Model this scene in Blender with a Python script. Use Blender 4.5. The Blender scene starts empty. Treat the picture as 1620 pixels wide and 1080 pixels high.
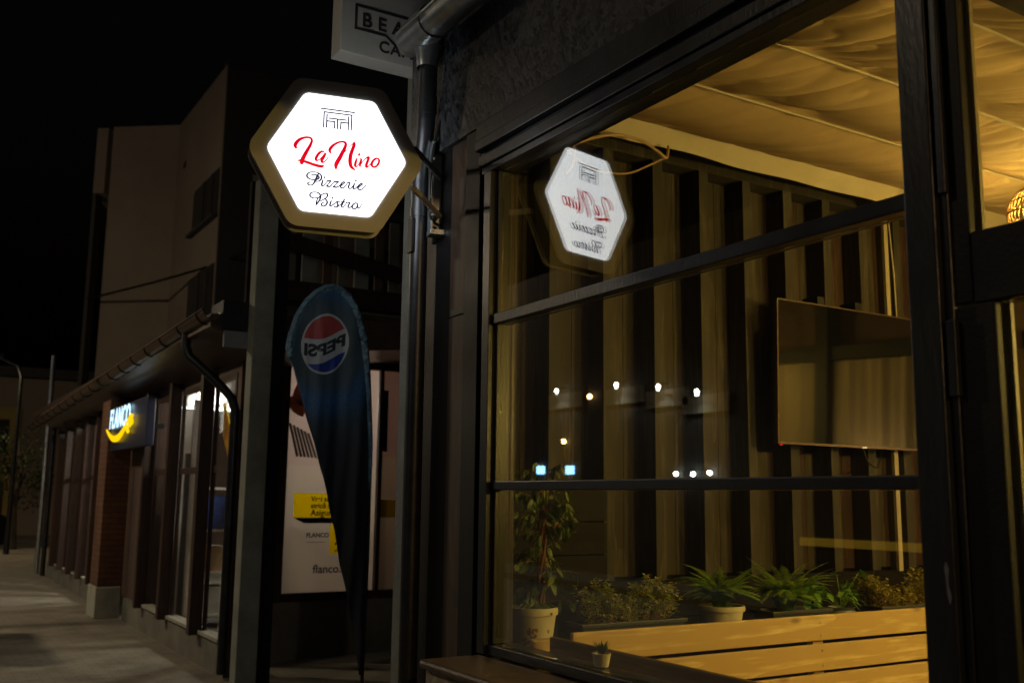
import bpy, bmesh, math, random
from mathutils import Vector, Matrix, noise
R = math.radians
scene = bpy.context.scene
C = scene.collection
random.seed(7)

# ---------------------------------------------------------------- camera
H = 1.70
yaw, pitch, roll = R(31.4), R(8.9), R(0.7)
fwd = Vector((math.sin(yaw)*math.cos(pitch), math.cos(yaw)*math.cos(pitch), math.sin(pitch)))
rt0 = Vector((math.cos(yaw), -math.sin(yaw), 0)); up0 = rt0.cross(fwd)
rt = rt0*math.cos(roll)+up0*math.sin(roll); up = -rt0*math.sin(roll)+up0*math.cos(roll)
cam = bpy.data.cameras.new('camera'); cam.lens = 35.0; cam.sensor_width = 36.0
cam.clip_start = 0.05; cam.clip_end = 600
cam.dof.use_dof = True; cam.dof.focus_distance = 4.0; cam.dof.aperture_fstop = 3.4
co = bpy.data.objects.new('camera', cam); C.objects.link(co)
m = Matrix((rt, up, -fwd)).transposed().to_4x4(); m.translation = Vector((0, 0, H))
co.matrix_world = m
scene.camera = co

# ---------------------------------------------------------------- night sky, moonlight, exposure
w = bpy.data.worlds.new('World'); scene.world = w; w.use_nodes = True
nt = w.node_tree; bg = nt.nodes['Background']
sky = nt.nodes.new('ShaderNodeTexSky'); sky.sky_type = 'NISHITA'; sky.sun_disc = False
sky.sun_elevation = R(-3.8); sky.sun_rotation = R(200); sky.dust_density = 2
nt.links.new(sky.outputs[0], bg.inputs[0]); bg.inputs[1].default_value = 0.05
sl = bpy.data.lights.new('moonlight', 'SUN'); sl.energy = 0.006; sl.angle = R(0.5); sl.color = (0.75, 0.85, 1.0)
so = bpy.data.objects.new('moonlight', sl); C.objects.link(so); so.rotation_euler = (R(40), 0, R(-30))
scene.view_settings.view_transform = 'Standard'; scene.view_settings.look = 'None'
scene.view_settings.exposure = 0.0; scene.view_settings.gamma = 1.0
scene.render.engine = 'CYCLES'
cy = scene.cycles
cy.use_denoising = True; cy.use_adaptive_sampling = False; cy.max_bounces = 8; cy.transparent_max_bounces = 16
cy.caustics_reflective = False; cy.caustics_refractive = False; cy.sample_clamp_indirect = 4.0
cy.glossy_bounces = 4; cy.diffuse_bounces = 4

# ---------------------------------------------------------------- materials
def newmat(name):
    mt = bpy.data.materials.new(name); mt.use_nodes = True
    return mt, mt.node_tree, mt.node_tree.nodes['Principled BSDF']
def mat(name, col, rough=0.6, metal=0.0, var=0.15, scale=6.0, bump=0.0, bscale=60.0, spec=0.5, stretch=(1,1,1), coat=0.0):
    """procedural paint/stone/metal: noise-varied colour and a fine bump"""
    mt, t, b = newmat(name); N = t.nodes; L = t.links
    tc = N.new('ShaderNodeTexCoord'); mp = N.new('ShaderNodeMapping'); mp.inputs['Scale'].default_value = stretch
    L.new(tc.outputs['Object'], mp.inputs[0])
    nz = N.new('ShaderNodeTexNoise'); nz.inputs['Scale'].default_value = scale; nz.inputs['Detail'].default_value = 6; nz.inputs['Roughness'].default_value = .65
    L.new(mp.outputs[0], nz.inputs['Vector'])
    cr = N.new('ShaderNodeValToRGB'); cr.color_ramp.elements[0].position = .3; cr.color_ramp.elements[1].position = .7
    cr.color_ramp.elements[0].color = tuple(c*(1-var) for c in col)+(1,); cr.color_ramp.elements[1].color = tuple(min(1, c*(1+var)) for c in col)+(1,)
    L.new(nz.outputs[0], cr.inputs[0]); L.new(cr.outputs[0], b.inputs['Base Color'])
    mr = N.new('ShaderNodeMapRange'); mr.inputs['To Min'].default_value = max(.02, rough-.08); mr.inputs['To Max'].default_value = min(1, rough+.12)
    L.new(nz.outputs[0], mr.inputs[0]); L.new(mr.outputs[0], b.inputs['Roughness'])
    b.inputs['Metallic'].default_value = metal; b.inputs['Specular IOR Level'].default_value = spec
    if coat: b.inputs['Coat Weight'].default_value = coat
    if bump:
        n2 = N.new('ShaderNodeTexNoise'); n2.inputs['Scale'].default_value = bscale; n2.inputs['Detail'].default_value = 4
        L.new(mp.outputs[0], n2.inputs['Vector'])
        bp = N.new('ShaderNodeBump'); bp.inputs['Strength'].default_value = bump; bp.inputs['Distance'].default_value = .01
        L.new(n2.outputs[0], bp.inputs['Height']); L.new(bp.outputs[0], b.inputs['Normal'])
    return mt
def wood(name, col, dark, axis='Z', rough=.6, knots=True, ring=14.0, contrast=1.0):
    mt, t, b = newmat(name); N = t.nodes; L = t.links
    tc = N.new('ShaderNodeTexCoord'); mp = N.new('ShaderNodeMapping')
    s = {'X': (.09, 1, 1), 'Y': (1, .09, 1), 'Z': (1, 1, .09)}[axis]; mp.inputs['Scale'].default_value = s
    L.new(tc.outputs['Object'], mp.inputs[0])
    nz = N.new('ShaderNodeTexNoise'); nz.inputs['Scale'].default_value = 2.2; nz.inputs['Detail'].default_value = 2; L.new(mp.outputs[0], nz.inputs['Vector'])
    wv = N.new('ShaderNodeMath'); wv.operation = 'MULTIPLY'; wv.inputs[1].default_value = ring; L.new(nz.outputs[0], wv.inputs[0])
    sn = N.new('ShaderNodeMath'); sn.operation = 'FRACT'; L.new(wv.outputs[0], sn.inputs[0])
    nf = N.new('ShaderNodeTexNoise'); nf.inputs['Scale'].default_value = 60; nf.inputs['Detail'].default_value = 5; L.new(mp.outputs[0], nf.inputs['Vector'])
    ad = N.new('ShaderNodeMath'); ad.operation = 'MULTIPLY_ADD'; ad.inputs[1].default_value = .35; L.new(sn.outputs[0], ad.inputs[0]); L.new(nf.outputs[0], ad.inputs[2])
    nb = N.new('ShaderNodeTexNoise'); nb.inputs['Scale'].default_value = 3.0; nb.inputs['Detail'].default_value = 5; L.new(tc.outputs['Object'], nb.inputs['Vector'])
    ad2 = N.new('ShaderNodeMath'); ad2.operation = 'MULTIPLY_ADD'; ad2.inputs[1].default_value = .7; L.new(nb.outputs[0], ad2.inputs[0]); L.new(ad.outputs[0], ad2.inputs[2])
    cr = N.new('ShaderNodeValToRGB'); cr.color_ramp.elements[0].position = .65; cr.color_ramp.elements[1].position = 1.25 if contrast < 1 else 1.0
    cr.color_ramp.elements[0].position = .62; cr.color_ramp.elements[1].position = 1.0
    cr.color_ramp.elements[0].color = col+(1,); cr.color_ramp.elements[1].color = dark+(1,)
    L.new(ad2.outputs[0], cr.inputs[0]); out = cr.outputs[0]
    if knots:
        vo = N.new('ShaderNodeTexVoronoi'); vo.inputs['Scale'].default_value = 3.3; mk = N.new('ShaderNodeMapping')
        mk.inputs['Scale'].default_value = {'X': (.6, 1, 1.6), 'Y': (1, .6, 1.6), 'Z': (1.6, 1, .6)}[axis]
        L.new(tc.outputs['Object'], mk.inputs[0]); L.new(mk.outputs[0], vo.inputs['Vector'])
        ck = N.new('ShaderNodeValToRGB'); ck.color_ramp.elements[0].position = .045; ck.color_ramp.elements[0].color = (1,1,1,1)
        ck.color_ramp.elements[1].position = .095; ck.color_ramp.elements[1].color = (0,0,0,1); L.new(vo.outputs['Distance'], ck.inputs[0])
        mx = N.new('ShaderNodeMix'); mx.data_type = 'RGBA'; mx.inputs[7].default_value = tuple(c*.55 for c in dark)+(1,)
        L.new(ck.outputs[0], mx.inputs[0]); L.new(out, mx.inputs[6]); out = mx.outputs[2]
    L.new(out, b.inputs['Base Color']); b.inputs['Roughness'].default_value = rough
    bp = N.new('ShaderNodeBump'); bp.inputs['Strength'].default_value = .25; bp.inputs['Distance'].default_value = .003
    L.new(ad.outputs[0], bp.inputs['Height']); L.new(bp.outputs[0], b.inputs['Normal'])
    return mt
def osb(name, cols, rough=.45, scale=22.0, bump=.8):
    """pressed wood chips: stretched voronoi strands in several directions"""
    mt, t, b = newmat(name); N = t.nodes; L = t.links
    tc = N.new('ShaderNodeTexCoord'); prev = None; hprev = None
    for k, ang in enumerate((20, 75, 130, -25)):
        mp = N.new('ShaderNodeMapping'); mp.vector_type = 'TEXTURE'; mp.inputs['Rotation'].default_value = (R(ang), R(ang*.3), 0)
        mp.inputs['Scale'].default_value = (1, 1, 3.2); mp.inputs['Location'].default_value = (k*3.1, k*1.7, k)
        L.new(tc.outputs['Object'], mp.inputs[0])
        vo = N.new('ShaderNodeTexVoronoi'); vo.inputs['Scale'].default_value = scale; L.new(mp.outputs[0], vo.inputs['Vector'])
        sp = N.new('ShaderNodeSeparateColor'); L.new(vo.outputs['Color'], sp.inputs[0])
        cr = N.new('ShaderNodeValToRGB'); e = cr.color_ramp.elements; e[0].color = cols[0]+(1,); e[1].color = cols[1]+(1,)
        L.new(sp.outputs[0], cr.inputs[0])
        hm = N.new('ShaderNodeMath'); hm.operation = 'MULTIPLY_ADD'; hm.inputs[1].default_value = -.6; L.new(vo.outputs['Distance'], hm.inputs[0]); L.new(sp.outputs[1], hm.inputs[2])
        if prev is None: prev, hprev = cr.outputs[0], hm.outputs[0]
        else:
            th = N.new('ShaderNodeMath'); th.operation = 'GREATER_THAN'; th.inputs[1].default_value = .62; L.new(sp.outputs[2], th.inputs[0])
            mx = N.new('ShaderNodeMix'); mx.data_type = 'RGBA'; L.new(th.outputs[0], mx.inputs[0]); L.new(prev, mx.inputs[6]); L.new(cr.outputs[0], mx.inputs[7])
            mh = N.new('ShaderNodeMix'); L.new(th.outputs[0], mh.inputs[0]); L.new(hprev, mh.inputs[2]); L.new(hm.outputs[0], mh.inputs[3])
            prev, hprev = mx.outputs[2], mh.outputs[0]
    L.new(prev, b.inputs['Base Color']); b.inputs['Roughness'].default_value = rough
    bp = N.new('ShaderNodeBump'); bp.inputs['Strength'].default_value = bump; bp.inputs['Distance'].default_value = .004
    L.new(hprev, bp.inputs['Height']); L.new(bp.outputs[0], b.inputs['Normal'])
    return mt
def brick(name, c1, c2, mortar, sx=.25, sz=.07, rough=.8, plane='XZ', bump=.5, msize=.012):
    mt, t, b = newmat(name); N = t.nodes; L = t.links
    tc = N.new('ShaderNodeTexCoord'); sep = N.new('ShaderNodeSeparateXYZ'); cmb = N.new('ShaderNodeCombineXYZ')
    L.new(tc.outputs['Object'], sep.inputs[0])
    if plane == 'XY': L.new(sep.outputs[0], cmb.inputs[0]); L.new(sep.outputs[1], cmb.inputs[1])
    else:
        ad = N.new('ShaderNodeMath'); L.new(sep.outputs[0], ad.inputs[0]); L.new(sep.outputs[1], ad.inputs[1])
        L.new(ad.outputs[0], cmb.inputs[0]); L.new(sep.outputs[2], cmb.inputs[1])
    br = N.new('ShaderNodeTexBrick'); br.inputs['Scale'].default_value = 1; br.inputs['Brick Width'].default_value = sx; br.inputs['Row Height'].default_value = sz
    br.inputs['Mortar Size'].default_value = msize; br.inputs['Color1'].default_value = c1+(1,); br.inputs['Color2'].default_value = c2+(1,); br.inputs['Mortar'].default_value = mortar+(1,)
    L.new(cmb.outputs[0], br.inputs['Vector'])
    nz = N.new('ShaderNodeTexNoise'); nz.inputs['Scale'].default_value = 2.5; nz.inputs['Detail'].default_value = 7; L.new(tc.outputs['Object'], nz.inputs['Vector'])
    mr = N.new('ShaderNodeMapRange'); mr.inputs['From Min'].default_value = .25; mr.inputs['From Max'].default_value = .75; mr.inputs['To Min'].default_value = .6; mr.inputs['To Max'].default_value = 1.25; L.new(nz.outputs[0], mr.inputs[0])
    mx = N.new('ShaderNodeMix'); mx.data_type = 'RGBA'; mx.blend_type = 'MULTIPLY'; mx.inputs[0].default_value = 1
    L.new(br.outputs['Color'], mx.inputs[6]); L.new(mr.outputs[0], mx.inputs[7]); L.new(mx.outputs[2], b.inputs['Base Color'])
    b.inputs['Roughness'].default_value = rough
    bp = N.new('ShaderNodeBump'); bp.invert = True; bp.inputs['Strength'].default_value = bump; bp.inputs['Distance'].default_value = .006
    L.new(br.outputs['Fac'], bp.inputs['Height']); L.new(bp.outputs[0], b.inputs['Normal'])
    return mt
def emis(name, col, strength, rough=.4):
    mt, t, b = newmat(name)
    b.inputs['Base Color'].default_value = tuple(c*.5 for c in col)+(1,); b.inputs['Roughness'].default_value = rough
    b.inputs['Emission Color'].default_value = col+(1,); b.inputs['Emission Strength'].default_value = strength
    return mt
def glassmat(name, tint=(.96, .97, .95), smear=0.0, refl=1.0, rough=0.0, f0=.045):
    """thin pane: straight-through transmission plus a Schlick reflection from each face"""
    mt = bpy.data.materials.new(name); mt.use_nodes = True; t = mt.node_tree; N = t.nodes; L = t.links
    N.remove(N['Principled BSDF'])
    ge = N.new('ShaderNodeNewGeometry'); dt = N.new('ShaderNodeVectorMath'); dt.operation = 'DOT_PRODUCT'
    L.new(ge.outputs['Normal'], dt.inputs[0]); L.new(ge.outputs['Incoming'], dt.inputs[1])
    ab = N.new('ShaderNodeMath'); ab.operation = 'ABSOLUTE'; L.new(dt.outputs['Value'], ab.inputs[0])
    om = N.new('ShaderNodeMath'); om.operation = 'SUBTRACT'; om.inputs[0].default_value = 1; L.new(ab.outputs[0], om.inputs[1])
    pw = N.new('ShaderNodeMath'); pw.operation = 'POWER'; pw.inputs[1].default_value = 4.6; L.new(om.outputs[0], pw.inputs[0])
    ma = N.new('ShaderNodeMath'); ma.operation = 'MULTIPLY_ADD'; ma.inputs[1].default_value = (1-f0)*refl; ma.inputs[2].default_value = f0*refl; ma.use_clamp = True; L.new(pw.outputs[0], ma.inputs[0])
    tr = N.new('ShaderNodeBsdfTransparent'); tr.inputs[0].default_value = tint+(1,)
    gl = N.new('ShaderNodeBsdfGlossy'); gl.inputs['Roughness'].default_value = rough; gl.inputs[0].default_value = (1, 1, 1, 1)
    mx = N.new('ShaderNodeMixShader'); L.new(ma.outputs[0], mx.inputs[0]); L.new(tr.outputs[0], mx.inputs[1]); L.new(gl.outputs[0], mx.inputs[2])
    out = mx.outputs[0]
    if smear:                                   # dust and dried runs on the pane
        tc = N.new('ShaderNodeTexCoord'); mp = N.new('ShaderNodeMapping'); mp.inputs['Scale'].default_value = (1, 1, .12); L.new(tc.outputs['Object'], mp.inputs[0])
        nz = N.new('ShaderNodeTexNoise'); nz.inputs['Scale'].default_value = 14; nz.inputs['Detail'].default_value = 8; L.new(mp.outputs[0], nz.inputs['Vector'])
        n2 = N.new('ShaderNodeTexNoise'); n2.inputs['Scale'].default_value = 2.3; n2.inputs['Detail'].default_value = 3; L.new(tc.outputs['Object'], n2.inputs['Vector'])
        mu = N.new('ShaderNodeMath'); mu.operation = 'MULTIPLY'; L.new(nz.outputs[0], mu.inputs[0]); L.new(n2.outputs[0], mu.inputs[1])
        mr = N.new('ShaderNodeMapRange'); mr.inputs['From Min'].default_value = .22; mr.inputs['From Max'].default_value = .5; mr.inputs['To Min'].default_value = smear*.15; mr.inputs['To Max'].default_value = smear; L.new(mu.outputs[0], mr.inputs[0])
        df = N.new('ShaderNodeBsdfDiffuse'); df.inputs[0].default_value = (.7, .7, .68, 1)
        m2 = N.new('ShaderNodeMixShader'); L.new(mr.outputs[0], m2.inputs[0]); L.new(out, m2.inputs[1]); L.new(df.outputs[0], m2.inputs[2]); out = m2.outputs[0]
    L.new(out, N['Material Output'].inputs[0])
    return mt
def leafmat(name, c1, c2, rough=.45):
    mt, t, b = newmat(name); N = t.nodes; L = t.links
    tc = N.new('ShaderNodeTexCoord'); nz = N.new('ShaderNodeTexNoise'); nz.inputs['Scale'].default_value = 22; nz.inputs['Detail'].default_value = 2; L.new(tc.outputs['Object'], nz.inputs['Vector'])
    cr = N.new('ShaderNodeValToRGB'); cr.color_ramp.elements[0].position = .38; cr.color_ramp.elements[1].position = .62
    cr.color_ramp.elements[0].color = c1+(1,); cr.color_ramp.elements[1].color = c2+(1,); L.new(nz.outputs[0], cr.inputs[0]); L.new(cr.outputs[0], b.inputs['Base Color'])
    b.inputs['Roughness'].default_value = rough
    tl = N.new('ShaderNodeBsdfTranslucent'); L.new(cr.outputs[0], tl.inputs[0]); mx = N.new('ShaderNodeMixShader'); mx.inputs[0].default_value = .25
    L.new(b.outputs[0], mx.inputs[1]); L.new(tl.outputs[0], mx.inputs[2]); L.new(mx.outputs[0], N['Material Output'].inputs[0])
    return mt

M = dict(
 frame=mat('anthracite_paint', (.011, .013, .016), .34, 0, .6, 5, .12, 90, stretch=(1, 1, .3)),
 frame_dark=mat('black_paint', (.006, .006, .0065), .5, 0, .3, 7, .1, 90),
 osb_black=osb('black_painted_chipboard', ((.006, .007, .009), (.060, .064, .070)), .42, 60, .35),
 osb_raw=osb('raw_chipboard', ((.16, .13, .08), (.42, .36, .24)), .7, 30, .6),
 ledge=mat('ledge_varnish', (.10, .07, .045), .4, 0, .4, 14, .15, 80),
 stud=wood('weathered_stud_wood', (.085, .075, .060), (.038, .033, .026), 'Z', .65),
 board=wood('rough_backing_board', (.112, .092, .070), (.050, .040, .030), 'Z', .7),
 dark_board=wood('dark_stained_board', (.014, .011, .009), (.007, .006, .005), 'X', .55, False),
 dark_beam=wood('dark_stained_beam', (.03, .022, .016), (.012, .009, .007), 'X', .55, False),
 plank=wood('warm_plank', (.10, .062, .036), (.05, .03, .018), 'Z', .6),
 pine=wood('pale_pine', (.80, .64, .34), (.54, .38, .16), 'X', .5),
 pine_shaded=wood('pale_pine_shaded', (.30, .21, .10), (.20, .13, .06), 'Y', .5),  # darker pine copy: shade of the window bench face put into the colour
 cream_trim=mat('cream_painted_trim', (.40, .34, .24), .5, 0, .08, 5, .1, 60),
 steel=mat('galvanised_steel', (.48, .52, .54), .32, .9, .2, 12, .06, 60),
 zinc_dark=mat('grey_zinc', (.045, .048, .052), .34, .7, .25, 8, .06, 60),
 brown_metal=mat('brown_coated_metal', (.10, .065, .045), .35, .3, .2, 8),
 sign_ring=mat('sign_casing_paint', (.42, .40, .37), .45, 0, .05, 3),
 sign_side=mat('sign_side_paint', (.05, .05, .05), .5, 0, .1, 5),
 panel=emis('lit_acrylic', (.95, .98, 1.0), 2.15),
 red=emis('red_lit_film', (1.0, .0, .022), .72),
 navy=emis('navy_lit_film', (.045, .03, .16), .35),
 cream_sign=mat('cream_sign_board', (.34, .33, .29), .6, 0, .12, 4, .1, 40),
 sign_letter=mat('black_sign_film', (.02, .02, .02), .6),
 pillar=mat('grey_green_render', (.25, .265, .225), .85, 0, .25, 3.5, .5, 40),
 wall_grey=mat('grey_plaster', (.17, .16, .13), .9, 0, .3, 2.2, .5, 30),
 wall_brown=mat('brown_painted_wall', (.12, .075, .055), .8, 0, .25, 3, .2, 40),
 fin=wood('red_brown_wood', (.075, .036, .024), (.035, .016, .011), 'Z', .5, False),
 brick=brick('orange_brick', (.16, .066, .030), (.12, .048, .022), (.09, .042, .024), .25, .075),
 plinth=mat('pale_plinth', (.34, .33, .28), .9, 0, .2, 4, .4, 40),
 pav=brick('concrete_pavers', (.25, .225, .18), (.21, .19, .15), (.15, .135, .11), .20, .10, .8, 'XY', .35, .005),
 asphalt=mat('asphalt', (.04, .04, .04), .85, 0, .3, 5, .6, 150),
 kerb=mat('kerb_stone', (.28, .27, .25), .85, 0, .2, 8, .4, 50),
 glass=glassmat('window_glass', smear=.002, refl=2.3),
 glass_far=glassmat('shop_glass', smear=.02),
 screen=None,
 black_plastic=mat('black_plastic', (.012, .012, .012), .35, 0, .1, 9),
 terracotta=mat('cream_glazed_pot', (.66, .60, .46), .5, 0, .12, 12, .1, 40),
 soil=mat('dark_soil', (.03, .02, .012), .95, 0, .5, 60, .9, 120),
 planter=mat('dark_grey_planter', (.055, .06, .065), .45, 0, .15, 10),
 bark=mat('brown_bark', (.22, .11, .055), .8, 0, .4, 40, .6, 90),
 fig=leafmat('fig_leaf', (.08, .15, .03), (.19, .25, .06)),
 fig_yellow=leafmat('yellow_leaf', (.45, .28, .04), (.55, .38, .06)),
 varieg=leafmat('variegated_leaf', (.30, .42, .06), (.74, .74, .26)),
 fern=leafmat('fern_leaf', (.26, .46, .05), (.44, .60, .09)),
 ivy=leafmat('broad_leaf', (.14, .34, .04), (.26, .46, .07)),
 dryleaf=leafmat('olive_leaf', (.36, .36, .07), (.58, .52, .14)),
 succ=leafmat('succulent_leaf', (.06, .10, .06), (.10, .15, .08)),
 fabric=None,
 rope=mat('tan_cable', (.46, .31, .18), .6, 0, .1, 30),
 black_cable=mat('black_cable', (.01, .01, .01), .4),
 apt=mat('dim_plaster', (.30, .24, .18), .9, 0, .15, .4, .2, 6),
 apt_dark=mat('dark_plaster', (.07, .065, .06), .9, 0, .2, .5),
 apt_win=mat('dark_window', (.03, .03, .03), .3),
 shop_row=mat('dark_shop_wall', (.03, .028, .025), .9, 0, .3, 1.5),
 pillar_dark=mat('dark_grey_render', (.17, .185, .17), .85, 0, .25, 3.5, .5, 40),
 bark_dark=mat('dark_trunk', (.05, .04, .03), .9, 0, .3, 10, .6, 40),
 treeleaf=leafmat('tree_leaf', (.03, .05, .015), (.06, .09, .03)),
 white_paint=mat('white_paint', (.7, .69, .66), .6, 0, .06, 5),
 curtain=mat('beige_curtain', (.50, .42, .29), .9, 0, .06, 8),
 wicker=wood('wicker', (.5, .33, .15), (.28, .17, .07), 'X', .6, False),
 poster=mat('poster_paper', (.78, .74, .70), .6, 0, .04, 2),
 yellow=mat('poster_yellow', (.62, .47, .02), .6, 0, .03, 2),
 poster_navy=mat('poster_navy', (.01, .014, .05), .6),
 ink=mat('black_ink', (.012, .012, .015), .6),
 skin=mat('poster_skin', (.34, .17, .10), .6, 0, .35, 7),
 laptop=mat('poster_laptop_grey', (.40, .38, .36), .6, 0, .05, 3),
)

def translucent_paper(name, col, f):
    mt = mat(name, col, .6, 0, .04, 2); t = mt.node_tree; N = t.nodes; L = t.links; b = N['Principled BSDF']
    tl = N.new('ShaderNodeBsdfTranslucent'); tl.inputs[0].default_value = col+(1,); mx = N.new('ShaderNodeMixShader'); mx.inputs[0].default_value = f
    L.new(b.outputs[0], mx.inputs[1]); L.new(tl.outputs[0], mx.inputs[2]); L.new(mx.outputs[0], N['Material Output'].inputs[0]); return mt
M['poster'] = translucent_paper('poster_paper', (.60, .49, .39), .30)
M['yellow'] = translucent_paper('poster_yellow', (.85, .55, .0), .3)
M['laptop'] = translucent_paper('poster_laptop_grey', (.5, .47, .44), .4)
M['poster_pink'] = translucent_paper('poster_pink', (.60, .45, .39), .28)
M['skin'] = translucent_paper('poster_skin', (.50, .27, .17), .4)
M['poster_brown'] = translucent_paper('poster_dark_keys', (.10, .06, .045), .4)
for _n, _s in (('dark_board', .12), ('dark_beam', .15), ('frame_dark', .3), ('stud', .3), ('board', .3), ('soil', .1), ('osb_black', .35)):
    M[_n].node_tree.nodes['Principled BSDF'].inputs['Specular IOR Level'].default_value = _s

# ---------------------------------------------------------------- helpers
OFF = {}                                   # world origin of each thing and part
def prop(o, label=None, cat=None, group=None, kind=None):
    if label: o['label'] = label
    if cat: o['category'] = cat
    if group: o['group'] = group
    if kind: o['kind'] = kind
    return o
def thing(name, label, cat, loc=(0, 0, 0), group=None, rz=0):
    o = bpy.data.objects.new(name, None); C.objects.link(o); o.empty_display_size = .1
    o.location = loc; o.rotation_euler = (0, 0, rz); OFF[o.name] = Vector(loc)
    return prop(o, label, cat, group)
class MB:
    def __init__(s): s.v = []; s.f = []
    def add(s, vs, fs):
        n = len(s.v); s.v += [tuple(v) for v in vs]; s.f += [tuple(i+n for i in f) for f in fs]; return s
    def box(s, x0, y0, z0, x1, y1, z1):
        vs = [(x, y, z) for x in (x0, x1) for y in (y0, y1) for z in (z0, z1)]
        return s.add(vs, [(0, 1, 3, 2), (4, 6, 7, 5), (0, 4, 5, 1), (2, 3, 7, 6), (0, 2, 6, 4), (1, 5, 7, 3)])
    def tube(s, pts, r, n=10, caps=True):
        pts = [Vector(p) for p in pts]; rs = r if isinstance(r, (list, tuple)) else [r]*len(pts)
        vs = []; prev = None
        for i, p in enumerate(pts):
            d = (pts[min(i+1, len(pts)-1)]-pts[max(i-1, 0)]).normalized()
            if prev is None:
                a = Vector((0, 0, 1)) if abs(d.z) < .9 else Vector((1, 0, 0)); u = d.cross(a).normalized()
            else: u = (prev-d*prev.dot(d)).normalized()
            prev = u; v = d.cross(u)
            for k in range(n):
                t = 2*math.pi*k/n; vs.append(p+(u*math.cos(t)+v*math.sin(t))*rs[i])
        fs = [(i*n+k, i*n+(k+1) % n, (i+1)*n+(k+1) % n, (i+1)*n+k) for i in range(len(pts)-1) for k in range(n)]
        if caps: fs += [tuple(range(n))[::-1], tuple((len(pts)-1)*n+k for k in range(n))]
        return s.add(vs, fs)
    def lathe(s, prof, c, n=28, closed=True):
        vs = [(c[0]+r*math.cos(2*math.pi*k/n), c[1]+r*math.sin(2*math.pi*k/n), c[2]+z) for r, z in prof for k in range(n)]
        fs = [(i*n+k, i*n+(k+1) % n, (i+1)*n+(k+1) % n, (i+1)*n+k) for i in range(len(prof)-1) for k in range(n)]
        if closed: fs += [tuple(range(n))[::-1], tuple((len(prof)-1)*n+k for k in range(n))]
        return s.add(vs, fs)
    def prismY(s, pts, y0, y1):            # outline in x,z extruded along y
        n = len(pts); vs = [(x, y0, z) for x, z in pts]+[(x, y1, z) for x, z in pts]
        return s.add(vs, [tuple(range(n)), tuple(range(2*n-1, n-1, -1))]+[(i, i+n, (i+1) % n+n, (i+1) % n) for i in range(n)])
    def prismX(s, pts, x0, x1):            # outline in y,z extruded along x
        n = len(pts); vs = [(x0, y, z) for y, z in pts]+[(x1, y, z) for y, z in pts]
        return s.add(vs, [tuple(range(n)), tuple(range(2*n-1, n-1, -1))]+[(i, i+n, (i+1) % n+n, (i+1) % n) for i in range(n)])
    def sphere(s, c, r, n=12, sz=1.0):
        prof = [(max(1e-4, r*math.sin(math.pi*i/n)), -r*math.cos(math.pi*i/n)*sz) for i in range(n+1)]
        return s.lathe(prof, c, n*2, False)
    def leaf(s, p, d, upv, L, W, droop=.3, seg=3):
        d = Vector(d).normalized(); sd = d.cross(Vector(upv)); sd = sd.normalized() if sd.length > 1e-3 else Vector((1, 0, 0)); nn = sd.cross(d)
        vs = []; p = Vector(p)
        for i in range(seg+1):
            t = i/seg; wd = W*math.sin(math.pi*min(1, t*.92+.08))**.8*.5 if i < seg else 0.0005
            c = p+d*(L*t)-Vector((0, 0, 1))*(droop*L*t*t)
            vs += [c-sd*wd, c+nn*(-.12*W), c+sd*wd]
        fs = []
        for i in range(seg):
            a = i*3; fs += [(a, a+1, a+4, a+3), (a+1, a+2, a+5, a+4)]
        return s.add(vs, fs)
    def build(s, name, m, parent=None, smooth=False, bevel=0):
        me = bpy.data.meshes.new(name); off = OFF.get(parent.name, Vector()) if parent else Vector()
        me.from_pydata([tuple(Vector(v)-off) for v in s.v], [], s.f); me.update()
        bm = bmesh.new(); bm.from_mesh(me); bmesh.ops.recalc_face_normals(bm, faces=bm.faces); bm.to_mesh(me); bm.free()
        me.materials.append(M[m] if isinstance(m, str) else m)
        if smooth:
            for p in me.polygons: p.use_smooth = True
            try: me.set_sharp_from_angle(angle=R(40))
            except Exception: pass
        o = bpy.data.objects.new(name, me); C.objects.link(o)
        if parent: o.parent = parent
        OFF[o.name] = off
        if bevel:
            b = o.modifiers.new('bevel', 'BEVEL'); b.width = bevel; b.segments = 2; b.limit_method = 'ANGLE'
        return o
def boxes(name, m, parent, lst, bevel=0):
    b = MB()
    for q in lst: b.box(*q)
    return b.build(name, m, parent, bevel=bevel)
def textobj(name, s, size, m, parent, origin, ux, uz=(0, 0, 1), bold=0.0, space=1.0, sx=1.0, shear=0.0, thick=.003, align='LEFT'):
    """flat lettering: origin at the baseline, ux along the line"""
    cu = bpy.data.curves.new(name, 'FONT'); cu.body = s; cu.size = size; cu.offset = bold; cu.space_character = space; cu.shear = shear
    cu.extrude = thick/2; cu.align_x = align
    to = bpy.data.objects.new(name, cu); C.objects.link(to); bpy.context.view_layer.update()
    me = bpy.data.meshes.new_from_object(to.evaluated_get(bpy.context.evaluated_depsgraph_get()))
    bpy.data.objects.remove(to); bpy.data.curves.remove(cu)
    U = Vector(ux).normalized(); V = Vector(uz).normalized(); N_ = U.cross(V)
    off = OFF.get(parent.name, Vector()) if parent else Vector()
    for v in me.vertices: v.co = Vector(origin)+U*(v.co.x*sx)+V*v.co.y+N_*v.co.z-off
    me.materials.clear(); me.materials.append(M[m]); me.name = name
    o = bpy.data.objects.new(name, me); C.objects.link(o)
    if parent: o.parent = parent
    OFF[o.name] = off
    return o
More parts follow.
